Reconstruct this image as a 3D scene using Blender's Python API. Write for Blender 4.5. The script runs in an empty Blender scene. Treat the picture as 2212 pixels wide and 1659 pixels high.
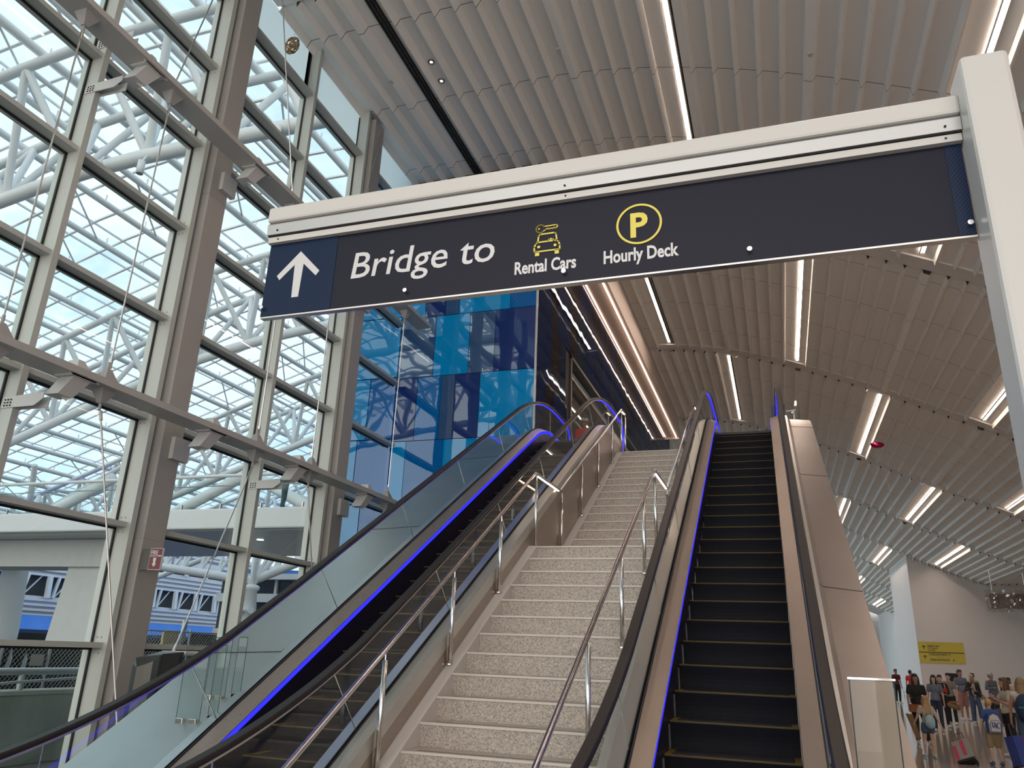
SKY_S = 1.15
EXPO = 0.25
SKY_B = 2.6
SKY_W = 3.5
import bpy, math, random
from math import sin, cos, pi, sqrt, tan, radians
from mathutils import Vector, Matrix
random.seed(7)
H = 1.82                      # eye height: all heights below are measured from the eye, build() lifts them
SC = bpy.context.scene
C = SC.collection
LOC = {}

# ---------------------------------------------------------------- materials
def nodes(name):
    m = bpy.data.materials.new(name); m.use_nodes = True
    nt = m.node_tree; nt.nodes.clear()
    out = nt.nodes.new('ShaderNodeOutputMaterial')
    return m, nt, out
def N(nt, typ, **kw):
    n = nt.nodes.new(typ)
    for k, v in kw.items():
        if k in n.inputs: n.inputs[k].default_value = v
        else: setattr(n, k, v)
    return n
def rgba(c): return (c[0], c[1], c[2], 1)
MATS = {}
def mat(name, col, rough=.5, metal=0, var=.06, scale=3.0, bump=0, spec=.5, coat=0, emis=None, es=0, aniso=0):
    if name in MATS: return MATS[name]
    m, nt, out = nodes(name)
    b = N(nt, 'ShaderNodeBsdfPrincipled')
    b.inputs['Roughness'].default_value = rough
    b.inputs['Metallic'].default_value = metal
    b.inputs['Specular IOR Level'].default_value = spec
    b.inputs['Coat Weight'].default_value = coat
    if emis:
        b.inputs['Emission Color'].default_value = rgba(emis); b.inputs['Emission Strength'].default_value = es
    if var > 0 or bump > 0:
        tc = N(nt, 'ShaderNodeTexCoord')
        nz = N(nt, 'ShaderNodeTexNoise'); nz.inputs['Scale'].default_value = scale; nz.inputs['Detail'].default_value = 3
        nt.links.new(tc.outputs['Object'], nz.inputs['Vector'])
        mx = N(nt, 'ShaderNodeMix', data_type='RGBA')
        mx.inputs[6].default_value = rgba([c*(1-var) for c in col]); mx.inputs[7].default_value = rgba([min(1, c*(1+var)) for c in col])
        nt.links.new(nz.outputs['Fac'], mx.inputs[0]); nt.links.new(mx.outputs[2], b.inputs['Base Color'])
        if bump > 0:
            bp = N(nt, 'ShaderNodeBump'); bp.inputs['Strength'].default_value = bump; bp.inputs['Distance'].default_value = .02
            nt.links.new(nz.outputs['Fac'], bp.inputs['Height']); nt.links.new(bp.outputs[0], b.inputs['Normal'])
    else:
        b.inputs['Base Color'].default_value = rgba(col)
    nt.links.new(b.outputs[0], out.inputs[0])
    MATS[name] = m
    return m
def emit(name, col, s):
    if name in MATS: return MATS[name]
    m, nt, out = nodes(name)
    e = N(nt, 'ShaderNodeEmission'); e.inputs[0].default_value = rgba(col); e.inputs[1].default_value = s
    nt.links.new(e.outputs[0], out.inputs[0]); MATS[name] = m
    return m
def glass(name, tint, refl=.08, rough=0.0):
    m, nt, out = nodes(name)
    t = N(nt, 'ShaderNodeBsdfTransparent'); t.inputs[0].default_value = rgba(tint)
    g = N(nt, 'ShaderNodeBsdfGlossy'); g.inputs['Roughness'].default_value = rough
    fr = N(nt, 'ShaderNodeFresnel'); gb = N(nt, 'ShaderNodeNewGeometry')
    im = N(nt, 'ShaderNodeMapRange'); im.inputs[3].default_value = 1.45; im.inputs[4].default_value = 1/1.45
    nt.links.new(gb.outputs['Backfacing'], im.inputs[0]); nt.links.new(im.outputs[0], fr.inputs[0])
    ad = N(nt, 'ShaderNodeMath', operation='MULTIPLY_ADD'); ad.inputs[1].default_value = .6; ad.inputs[2].default_value = refl*.4
    nt.links.new(fr.outputs[0], ad.inputs[0])
    mx = N(nt, 'ShaderNodeMixShader')
    nt.links.new(ad.outputs[0], mx.inputs[0]); nt.links.new(t.outputs[0], mx.inputs[1]); nt.links.new(g.outputs[0], mx.inputs[2])
    nt.links.new(mx.outputs[0], out.inputs[0]); MATS[name] = m
    return m
def brushed(name, col, rough=.28, stretch=(1, 60, 60), metal=1.0, bump=.05):
    m, nt, out = nodes(name)
    b = N(nt, 'ShaderNodeBsdfPrincipled'); b.inputs['Metallic'].default_value = metal
    tc = N(nt, 'ShaderNodeTexCoord'); mp = N(nt, 'ShaderNodeMapping'); mp.inputs['Scale'].default_value = stretch
    nz = N(nt, 'ShaderNodeTexNoise'); nz.inputs['Scale'].default_value = 3; nz.inputs['Detail'].default_value = 4
    n2 = N(nt, 'ShaderNodeTexNoise'); n2.inputs['Scale'].default_value = 1.1
    nt.links.new(tc.outputs['Object'], mp.inputs[0]); nt.links.new(mp.outputs[0], nz.inputs['Vector']); nt.links.new(tc.outputs['Object'], n2.inputs['Vector'])
    mr = N(nt, 'ShaderNodeMapRange'); mr.inputs[3].default_value = rough*.7; mr.inputs[4].default_value = rough*1.4
    nt.links.new(nz.outputs['Fac'], mr.inputs[0]); nt.links.new(mr.outputs[0], b.inputs['Roughness'])
    mx = N(nt, 'ShaderNodeMix', data_type='RGBA')
    mx.inputs[6].default_value = rgba([c*.88 for c in col]); mx.inputs[7].default_value = rgba([min(1, c*1.1) for c in col])
    nt.links.new(n2.outputs['Fac'], mx.inputs[0]); nt.links.new(mx.outputs[2], b.inputs['Base Color'])
    bp = N(nt, 'ShaderNodeBump'); bp.inputs['Strength'].default_value = bump; bp.inputs['Distance'].default_value = .05
    nt.links.new(n2.outputs['Fac'], bp.inputs['Height']); nt.links.new(bp.outputs[0], b.inputs['Normal'])
    nt.links.new(b.outputs[0], out.inputs[0]); MATS[name] = m
    return m
def stripes(name, c1, c2, axis, period, duty, rough=.5, rot=0, metal=0, coat=0, bump=0):
    """regular lines across one world axis, e.g. panel joints, louvres, step ribs"""
    m, nt, out = nodes(name)
    b = N(nt, 'ShaderNodeBsdfPrincipled'); b.inputs['Roughness'].default_value = rough; b.inputs['Metallic'].default_value = metal; b.inputs['Specular IOR Level'].default_value = .15
    b.inputs['Coat Weight'].default_value = coat
    ge = N(nt, 'ShaderNodeNewGeometry'); mp = N(nt, 'ShaderNodeMapping'); mp.inputs['Rotation'].default_value = (0, rot, 0)
    nt.links.new(ge.outputs['Position'], mp.inputs[0])
    sx = N(nt, 'ShaderNodeSeparateXYZ'); nt.links.new(mp.outputs[0], sx.inputs[0])
    a = N(nt, 'ShaderNodeMath', operation='MULTIPLY_ADD'); a.inputs[1].default_value = 1/period; a.inputs[2].default_value = 100.0
    nt.links.new(sx.outputs[axis], a.inputs[0])
    f = N(nt, 'ShaderNodeMath', operation='FRACT'); nt.links.new(a.outputs[0], f.inputs[0])
    l = N(nt, 'ShaderNodeMath', operation='LESS_THAN'); l.inputs[1].default_value = duty; nt.links.new(f.outputs[0], l.inputs[0])
    mx = N(nt, 'ShaderNodeMix', data_type='RGBA'); mx.inputs[6].default_value = rgba(c1); mx.inputs[7].default_value = rgba(c2)
    nt.links.new(l.outputs[0], mx.inputs[0]); nt.links.new(mx.outputs[2], b.inputs['Base Color'])
    if bump:
        bp = N(nt, 'ShaderNodeBump'); bp.inputs['Strength'].default_value = bump; bp.inputs['Distance'].default_value = .01; bp.invert = True
        nt.links.new(l.outputs[0], bp.inputs['Height']); nt.links.new(bp.outputs[0], b.inputs['Normal'])
    nt.links.new(b.outputs[0], out.inputs[0]); MATS[name] = m
    return m

def mirror_glass(name, col, k=.35, wave=.004, stripe=None, ior=1.5):
    """back-painted coloured glass: coloured body under a wavy mirror-like face"""
    m, nt, out = nodes(name)
    d = N(nt, 'ShaderNodeBsdfDiffuse'); d.inputs['Roughness'].default_value = .3
    g = N(nt, 'ShaderNodeBsdfGlossy'); g.inputs['Roughness'].default_value = .015; g.inputs[0].default_value = (.62, .70, .78, 1)
    tc = N(nt, 'ShaderNodeTexCoord'); nz = N(nt, 'ShaderNodeTexNoise'); nz.inputs['Scale'].default_value = 1.2; nz.inputs['Detail'].default_value = 1
    nt.links.new(tc.outputs['Object'], nz.inputs['Vector'])
    bp = N(nt, 'ShaderNodeBump'); bp.inputs['Strength'].default_value = 1; bp.inputs['Distance'].default_value = wave
    nt.links.new(nz.outputs['Fac'], bp.inputs['Height']); nt.links.new(bp.outputs[0], g.inputs['Normal'])
    if stripe:
        ge = N(nt, 'ShaderNodeNewGeometry'); mp = N(nt, 'ShaderNodeMapping'); mp.inputs['Rotation'].default_value = (0, radians(40), 0)
        nt.links.new(ge.outputs['Position'], mp.inputs[0]); sx = N(nt, 'ShaderNodeSeparateXYZ'); nt.links.new(mp.outputs[0], sx.inputs[0])
        a = N(nt, 'ShaderNodeMath', operation='MULTIPLY_ADD'); a.inputs[1].default_value = 14; a.inputs[2].default_value = 500
        nt.links.new(sx.outputs[0], a.inputs[0]); f = N(nt, 'ShaderNodeMath', operation='FRACT'); nt.links.new(a.outputs[0], f.inputs[0])
        l = N(nt, 'ShaderNodeMath', operation='LESS_THAN'); l.inputs[1].default_value = .4; nt.links.new(f.outputs[0], l.inputs[0])
        mx = N(nt, 'ShaderNodeMix', data_type='RGBA'); mx.inputs[6].default_value = rgba(col); mx.inputs[7].default_value = rgba(stripe)
        nt.links.new(l.outputs[0], mx.inputs[0]); nt.links.new(mx.outputs[2], d.inputs[0])
    else: d.inputs[0].default_value = rgba(col)
    fr = N(nt, 'ShaderNodeFresnel'); fr.inputs[0].default_value = ior
    ad = N(nt, 'ShaderNodeMath', operation='MULTIPLY_ADD'); ad.inputs[1].default_value = 1-k; ad.inputs[2].default_value = k; ad.use_clamp = True
    nt.links.new(fr.outputs[0], ad.inputs[0])
    ms = N(nt, 'ShaderNodeMixShader'); nt.links.new(ad.outputs[0], ms.inputs[0]); nt.links.new(d.outputs[0], ms.inputs[1]); nt.links.new(g.outputs[0], ms.inputs[2])
    nt.links.new(ms.outputs[0], out.inputs[0]); MATS[name] = m
    return m

WHITE = mat('white paint', (.62, .62, .60), .45, var=.03)
FRAME = mat('window frame paint', (.50, .52, .49), .4, var=.03)
COLP = mat('column paint', (.37, .355, .335), .45, var=.04)
DARK = mat('dark gasket', (.012, .012, .014), .6, var=0)
STEEL = brushed('brushed stainless', (.62, .60, .58), .3)
STEELP = brushed('polished stainless tube', (.70, .68, .66), .16, bump=.0)
DECK = brushed('stainless decking', (.55, .535, .52), .30, (1, 40, 40), bump=.16)
CHROME = mat('chrome', (.8, .8, .8), .12, 1, var=0)
RUBBER = mat('black handrail rubber', (.012, .010, .010), .45, var=0, spec=.3)
BLACK = mat('matt black', (.01, .01, .012), .7, var=0)
PLAST = mat('black plastic', (.02, .02, .022), .4, var=0)
BLUE_LED = emit('blue light strip', (.012, .012, 1.0), 3.2)
WARM_LED = emit('warm white light line', (1, .80, .66), 34.0)
WARM_SM = emit('warm handrail light', (1, .72, .5), 9.0)
PANE = glass('window glass', (.86, .94, .91), .05)
BGLASS = glass('balustrade glass', (.95, .975, .965), .01)
ACRYL = glass('clear acrylic', (.93, .96, .955), .0)

def terrazzo(name, base, dark, light, rough=.45, scale=70):
    m, nt, out = nodes(name)
    b = N(nt, 'ShaderNodeBsdfPrincipled'); b.inputs['Roughness'].default_value = rough
    ge = N(nt, 'ShaderNodeNewGeometry')
    v = N(nt, 'ShaderNodeTexVoronoi'); v.inputs['Scale'].default_value = scale
    nt.links.new(ge.outputs['Position'], v.inputs['Vector'])
    sx = N(nt, 'ShaderNodeSeparateColor'); nt.links.new(v.outputs['Color'], sx.inputs[0])
    r = N(nt, 'ShaderNodeValToRGB'); r.color_ramp.interpolation = 'CONSTANT'
    e = r.color_ramp.elements; e[0].color = rgba(dark); e[0].position = 0; e[1].color = rgba(base); e[1].position = .22
    k = r.color_ramp.elements.new(.62); k.color = rgba([c*.9 for c in base])
    k = r.color_ramp.elements.new(.86); k.color = rgba(light)
    nt.links.new(sx.outputs[0], r.inputs[0]); nt.links.new(r.outputs[0], b.inputs['Base Color'])
    nt.links.new(b.outputs[0], out.inputs[0]); MATS[name] = m
    return m
TERR = terrazzo('speckled terrazzo', (.44, .39, .345), (.27, .24, .215), (.56, .51, .46), scale=110)
FLOORM = terrazzo('polished floor terrazzo', (.42, .37, .33), (.30, .26, .24), (.5, .45, .41), .09, 55)

# ---------------------------------------------------------------- mesh builder
class MB:
    def __init__(s): s.v = []; s.f = []; s.mi = []; s.cur = 0
    def add(s, vs, fs):
        o = len(s.v); s.v += [tuple(p) for p in vs]; s.f += [tuple(i+o for i in f) for f in fs]; s.mi += [s.cur]*len(fs); return s
    def box(s, x0, x1, y0, y1, z0, z1):
        if x0 > x1: x0, x1 = x1, x0
        if y0 > y1: y0, y1 = y1, y0
        if z0 > z1: z0, z1 = z1, z0
        return s.add([(x0,y0,z0),(x1,y0,z0),(x1,y1,z0),(x0,y1,z0),(x0,y0,z1),(x1,y0,z1),(x1,y1,z1),(x0,y1,z1)],
                     [(3,2,1,0),(4,5,6,7),(0,1,5,4),(1,2,6,5),(2,3,7,6),(3,0,4,7)])
    def bar(s, p, q, w, h, up=(0,0,1)):
        """rectangular bar between two points"""
        p, q = Vector(p), Vector(q); t = (q-p).normalized(); u = Vector(up)
        if abs(t.dot(u)) > .98: u = Vector((0,1,0))
        a = t.cross(u).normalized(); b = a.cross(t)
        vs = []
        for c in (p, q):
            for i, j in ((-1,-1),(1,-1),(1,1),(-1,1)): vs.append(c+a*(i*w/2)+b*(j*h/2))
        return s.add(vs, [(0,1,2,3),(7,6,5,4),(0,4,5,1),(1,5,6,2),(2,6,7,3),(3,7,4,0)])
    def tube(s, p, q, r, r2=None, n=10, cap=True):
        p, q = Vector(p), Vector(q); r2 = r if r2 is None else r2; t = (q-p).normalized()
        u = Vector((0,0,1)) if abs(t.z) < .95 else Vector((1,0,0))
        a = t.cross(u).normalized(); b = a.cross(t)
        vs = [p+(a*cos(2*pi*i/n)+b*sin(2*pi*i/n))*r for i in range(n)]+[q+(a*cos(2*pi*i/n)+b*sin(2*pi*i/n))*r2 for i in range(n)]
        fs = [(i, i+n, (i+1)%n+n, (i+1)%n) for i in range(n)]
        if cap: fs += [tuple(range(n)), tuple(range(2*n-1, n-1, -1))]
        return s.add(vs, fs)
    def pipe(s, pts, r, n=10):
        pts = [Vector(p) for p in pts]; vs = []; m = len(pts); prev = None
        for i, p in enumerate(pts):
            t = (pts[min(i+1, m-1)]-pts[max(i-1, 0)]).normalized()
            if prev is None:
                u = Vector((0,0,1)) if abs(t.z) < .9 else Vector((1,0,0)); a = t.cross(u).normalized()
            else:
                a = (prev-t*prev.dot(t)).normalized()
            prev = a; b = a.cross(t)
            rr = r[i] if isinstance(r, (list, tuple)) else r
            vs += [p+(a*cos(2*pi*k/n)+b*sin(2*pi*k/n))*rr for k in range(n)]
        fs = [(i*n+k, (i+1)*n+k, (i+1)*n+(k+1)%n, i*n+(k+1)%n) for i in range(m-1) for k in range(n)]
        fs += [tuple(range(n)), tuple(range(m*n-1, (m-1)*n-1, -1))]
        return s.add(vs, fs)
    def prism(s, poly, axis, a, b):
        """2D polygon extruded along an axis (0 x: (y,z) points, 1 y: (x,z), 2 z: (x,y))"""
        n = len(poly)
        def P(q, c): return (c, q[0], q[1]) if axis == 0 else (q[0], c, q[1]) if axis == 1 else (q[0], q[1], c)
        vs = [P(q, a) for q in poly]+[P(q, b) for q in poly]
        return s.add(vs, [tuple(range(n)), tuple(range(2*n-1, n-1, -1))]+[(i, i+n, (i+1)%n+n, (i+1)%n) for i in range(n)])
    def sweep(s, sect, path, closed=True):
        """section [(x,h)] carried along path [(y,z)] with vertical offset"""
        n = len(sect); vs = [(x, y, z+h) for (y, z) in path for (x, h) in sect]; m = len(path); fs = []
        for i in range(m-1):
            for k in range(n if closed else n-1):
                fs.append((i*n+k, i*n+(k+1)%n, (i+1)*n+(k+1)%n, (i+1)*n+k))
        if closed: fs += [tuple(range(n-1, -1, -1)), tuple(range((m-1)*n, m*n))]
        return s.add(vs, fs)
    def nsweep(s, sect, path, x0):
        """section [(dx,dn)] carried along a path in the plane x=x0, dn along the path normal"""
        n = len(sect); m = len(path); vs = []
        for i, (y, z) in enumerate(path):
            a = path[max(0, i-1)]; b = path[min(m-1, i+1)]; ty, tz = b[0]-a[0], b[1]-a[1]; l = math.hypot(ty, tz) or 1
            ny, nz = -tz/l, ty/l
            vs += [(x0+dx, y+ny*dn, z+nz*dn) for dx, dn in sect]
        fs = [(i*n+k, i*n+(k+1)%n, (i+1)*n+(k+1)%n, (i+1)*n+k) for i in range(m-1) for k in range(n)]
        fs += [tuple(range(n-1, -1, -1)), tuple(range((m-1)*n, m*n))]
        return s.add(vs, fs)
    def ball(s, c, r, n=12, m=8):
        rx, ry, rz = (r, r, r) if not isinstance(r, (tuple, list)) else r
        vs = [(c[0], c[1], c[2]-rz)]
        for j in range(1, m):
            a = -pi/2+pi*j/m
            vs += [(c[0]+rx*cos(a)*cos(2*pi*i/n), c[1]+ry*cos(a)*sin(2*pi*i/n), c[2]+rz*sin(a)) for i in range(n)]
        vs.append((c[0], c[1], c[2]+rz)); fs = [(0, 1+(i+1)%n, 1+i) for i in range(n)]
        for j in range(m-2):
            for i in range(n): fs.append((1+j*n+i, 1+j*n+(i+1)%n, 1+(j+1)*n+(i+1)%n, 1+(j+1)*n+i))
        L = len(vs)-1; fs += [(L, 1+(m-2)*n+i, 1+(m-2)*n+(i+1)%n) for i in range(n)]
        return s.add(vs, fs)
    def caps(s, p, q, r, r2=None, n=12):
        r2 = r if r2 is None else r2
        s.tube(p, q, r, r2, n); s.ball(p, r, n, 6); s.ball(q, r2, n, 6); return s
    def lathe(s, c, prof, n=24):
        """profile [(r,z)] about the vertical through c"""
        vs = [(c[0]+r*cos(2*pi*i/n), c[1]+r*sin(2*pi*i/n), c[2]+z) for r, z in prof for i in range(n)]; m = len(prof)
        fs = [(j*n+i, j*n+(i+1)%n, (j+1)*n+(i+1)%n, (j+1)*n+i) for j in range(m-1) for i in range(n)]
        fs += [tuple(range(n-1, -1, -1)), tuple(range((m-1)*n, m*n))]
        return s.add(vs, fs)
    def xf(s, M, start=0):
        for i in range(start, len(s.v)): s.v[i] = tuple(M @ Vector(s.v[i]))
        return s
    def build(s, name, mats, parent=None, smooth=False, bevel=0):
        me = bpy.data.meshes.new(name)
        L = LOC.get(parent.name, Vector((0,0,0))) if parent else Vector((0,0,0))
        me.from_pydata([(x-L.x, y-L.y, z+H-L.z) for x, y, z in s.v], [], s.f)
        ms = mats if isinstance(mats, list) else [mats]
        for m in ms: me.materials.append(m)
        if len(ms) > 1: me.polygons.foreach_set('material_index', s.mi)
        if smooth: me.polygons.foreach_set('use_smooth', [True]*len(me.polygons))
        me.update()
        o = bpy.data.objects.new(name, me); C.objects.link(o)
        if smooth == 'auto':
            md = o.modifiers.new('edges', 'EDGE_SPLIT'); md.split_angle = radians(38)
        if bevel:
            md = o.modifiers.new('bevel', 'BEVEL'); md.width = bevel; md.segments = 2; md.limit_method = 'ANGLE'
        if parent: o.parent = parent; LOC[o.name] = L
        return o
def T(name, label, cat, loc, group=None, kind=None):
    o = bpy.data.objects.new(name, None); C.objects.link(o)
    o.location = (loc[0], loc[1], loc[2]+H); o.empty_display_size = .2; LOC[o.name] = Vector(o.location)
    if label: o['label'] = label
    if cat: o['category'] = cat
    if group: o['group'] = group
    if kind: o['kind'] = kind
    return o
def tag(o, label=None, cat=None, group=None, kind=None):
    if label: o['label'] = label
    if cat: o['category'] = cat
    if group: o['group'] = group
    if kind: o['kind'] = kind
    return o
def struct(o): o['kind'] = 'structure'; return o
def text(s, x, y, z, size, m, parent, name='lettering', sx=1, bold=0, shear=0, align='LEFT', rot=None, depth=.003):
    """raised lettering, front facing -y; (x,z) is the left end of the baseline"""
    cu = bpy.data.curves.new('t', 'FONT'); cu.body = s; cu.size = size; cu.offset = bold; cu.shear = shear; cu.align_x = align
    cu.extrude = depth/2; cu.resolution_u = 3
    o = bpy.data.objects.new('t', cu); C.objects.link(o)
    bpy.context.view_layer.update()
    me = bpy.data.meshes.new_from_object(o.evaluated_get(bpy.context.evaluated_depsgraph_get()))
    bpy.data.objects.remove(o)
    R = Matrix.Rotation(pi/2, 4, 'X') if rot is None else rot
    me.transform(Matrix.Diagonal((sx, 1, 1, 1)))
    L = LOC.get(parent.name, Vector((0,0,0)))
    me.transform(Matrix.Translation(Vector((x, y, z+H))-L) @ R)
    me.materials.clear(); me.materials.append(m)
    ob = bpy.data.objects.new(name, me); C.objects.link(ob); ob.parent = parent; LOC[ob.name] = L
    return ob

# ---------------------------------------------------------------- camera
cd = bpy.data.cameras.new('camera'); cam = bpy.data.objects.new('camera', cd); C.objects.link(cam)
cd.sensor_width = 36; cd.lens = 1668.97/2212*36; cd.clip_start = .05; cd.clip_end = 600
yaw, pit, rol = -.332640073, .335694652, .038335018
fw = Vector((sin(yaw)*cos(pit), cos(yaw)*cos(pit), sin(pit)))
r0 = fw.cross(Vector((0,0,1))).normalized(); u0 = r0.cross(fw)
rr = r0*cos(rol)+u0*sin(rol); uu = u0*cos(rol)-r0*sin(rol)
cam.matrix_world = Matrix(((rr.x, uu.x, -fw.x, 0), (rr.y, uu.y, -fw.y, 0), (rr.z, uu.z, -fw.z, H), (0,0,0,1)))
SC.camera = cam
# ---------------------------------------------------------------- sky
w = bpy.data.worlds.new('sky'); SC.world = w; w.use_nodes = True; nt = w.node_tree; nt.nodes.clear()
out = nt.nodes.new('ShaderNodeOutputWorld'); bg = nt.nodes.new('ShaderNodeBackground')
tc = N(nt, 'ShaderNodeTexCoord'); mp = N(nt, 'ShaderNodeMapping'); mp.inputs['Scale'].default_value = (1, 1, 2.2)
nz = N(nt, 'ShaderNodeTexNoise'); nz.inputs['Scale'].default_value = 2.6; nz.inputs['Detail'].default_value = 6; nz.inputs['Roughness'].default_value = .6
nt.links.new(tc.outputs['Generated'], mp.inputs[0]); nt.links.new(mp.outputs[0], nz.inputs['Vector'])
cr = N(nt, 'ShaderNodeValToRGB'); cr.color_ramp.elements[0].position = .36; cr.color_ramp.elements[1].position = .62
cr.color_ramp.elements[0].color = (.44, .66, .90, 1); cr.color_ramp.elements[1].color = (.88, .94, .98, 1)
nt.links.new(nz.outputs['Fac'], cr.inputs[0]); nt.links.new(cr.outputs[0], bg.inputs[0])
# bright side of the sky lies behind the camera
sp = N(nt, 'ShaderNodeSeparateXYZ'); nt.links.new(tc.outputs['Generated'], sp.inputs[0])
mrs = N(nt, 'ShaderNodeMapRange', interpolation_type='SMOOTHSTEP'); mrs.inputs[1].default_value = -.45; mrs.inputs[2].default_value = -.95
mrs.inputs[3].default_value = SKY_S; mrs.inputs[4].default_value = SKY_B
nt.links.new(sp.outputs[1], mrs.inputs[0]); nt.links.new(mrs.outputs[0], bg.inputs[1])
mw = N(nt, 'ShaderNodeMix', data_type='RGBA'); mr2 = N(nt, 'ShaderNodeMapRange', interpolation_type='SMOOTHSTEP'); mr2.inputs[1].default_value = -.3; mr2.inputs[2].default_value = -.9
nt.links.new(sp.outputs[1], mr2.inputs[0]); nt.links.new(mr2.outputs[0], mw.inputs[0]); nt.links.new(cr.outputs[0], mw.inputs[6]); mw.inputs[7].default_value = (1, .92, .84, 1)
nt.links.new(mw.outputs[2], bg.inputs[0])
mr3 = N(nt, 'ShaderNodeMapRange', interpolation_type='SMOOTHSTEP'); mr3.inputs[1].default_value = -.72; mr3.inputs[2].default_value = -.97; mr3.inputs[4].default_value = SKY_W
ad3 = N(nt, 'ShaderNodeMath', operation='ADD'); nt.links.new(sp.outputs[0], mr3.inputs[0]); nt.links.new(mr3.outputs[0], ad3.inputs[0]); nt.links.new(mrs.outputs[0], ad3.inputs[1]); nt.links.new(ad3.outputs[0], bg.inputs[1])
nt.links.new(bg.outputs[0], out.inputs[0])
SC.view_settings.view_transform = 'Standard'; SC.view_settings.look = 'None'; SC.view_settings.gamma = 1
SC.view_settings.exposure = EXPO; SC.view_settings.use_curve_mapping = False
cy = SC.cycles
cy.use_denoising = True; cy.max_bounces = 7; cy.diffuse_bounces = 3; cy.glossy_bounces = 4; cy.transparent_max_bounces = 14; cy.transmission_bounces = 4
cy.sample_clamp_indirect = 4; cy.caustics_reflective = False; cy.caustics_refractive = False
# ================================================================ people (built first, while the scene is small)
SKIN = {'tan': mat('tan skin', (.36, .20, .13), .5, var=.04), 'fair': mat('fair skin', (.52, .32, .24), .5, var=.04), 'mid': mat('medium skin', (.27, .15, .10), .5, var=.04)}
def cl(name, c, **k): return mat('cloth '+name, c, .85, var=.10, scale=9, **k)
def remesh(mb, vox, sm=6):
    me = bpy.data.meshes.new('tmp'); me.from_pydata(mb.v, [], mb.f); o = bpy.data.objects.new('tmp', me); C.objects.link(o)
    r = o.modifiers.new('r', 'REMESH'); r.mode = 'VOXEL'; r.voxel_size = vox; s = o.modifiers.new('s', 'SMOOTH'); s.iterations = sm; s.factor = .5
    bpy.context.view_layer.update()
    res = bpy.data.meshes.new_from_object(o.evaluated_get(bpy.context.evaluated_depsgraph_get()))
    v = [tuple(q.co) for q in res.vertices]; f = [tuple(p.vertices) for p in res.polygons]
    bpy.data.objects.remove(o); bpy.data.meshes.remove(res)
    out = MB(); out.add(v, f); return out
V = Vector
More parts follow.
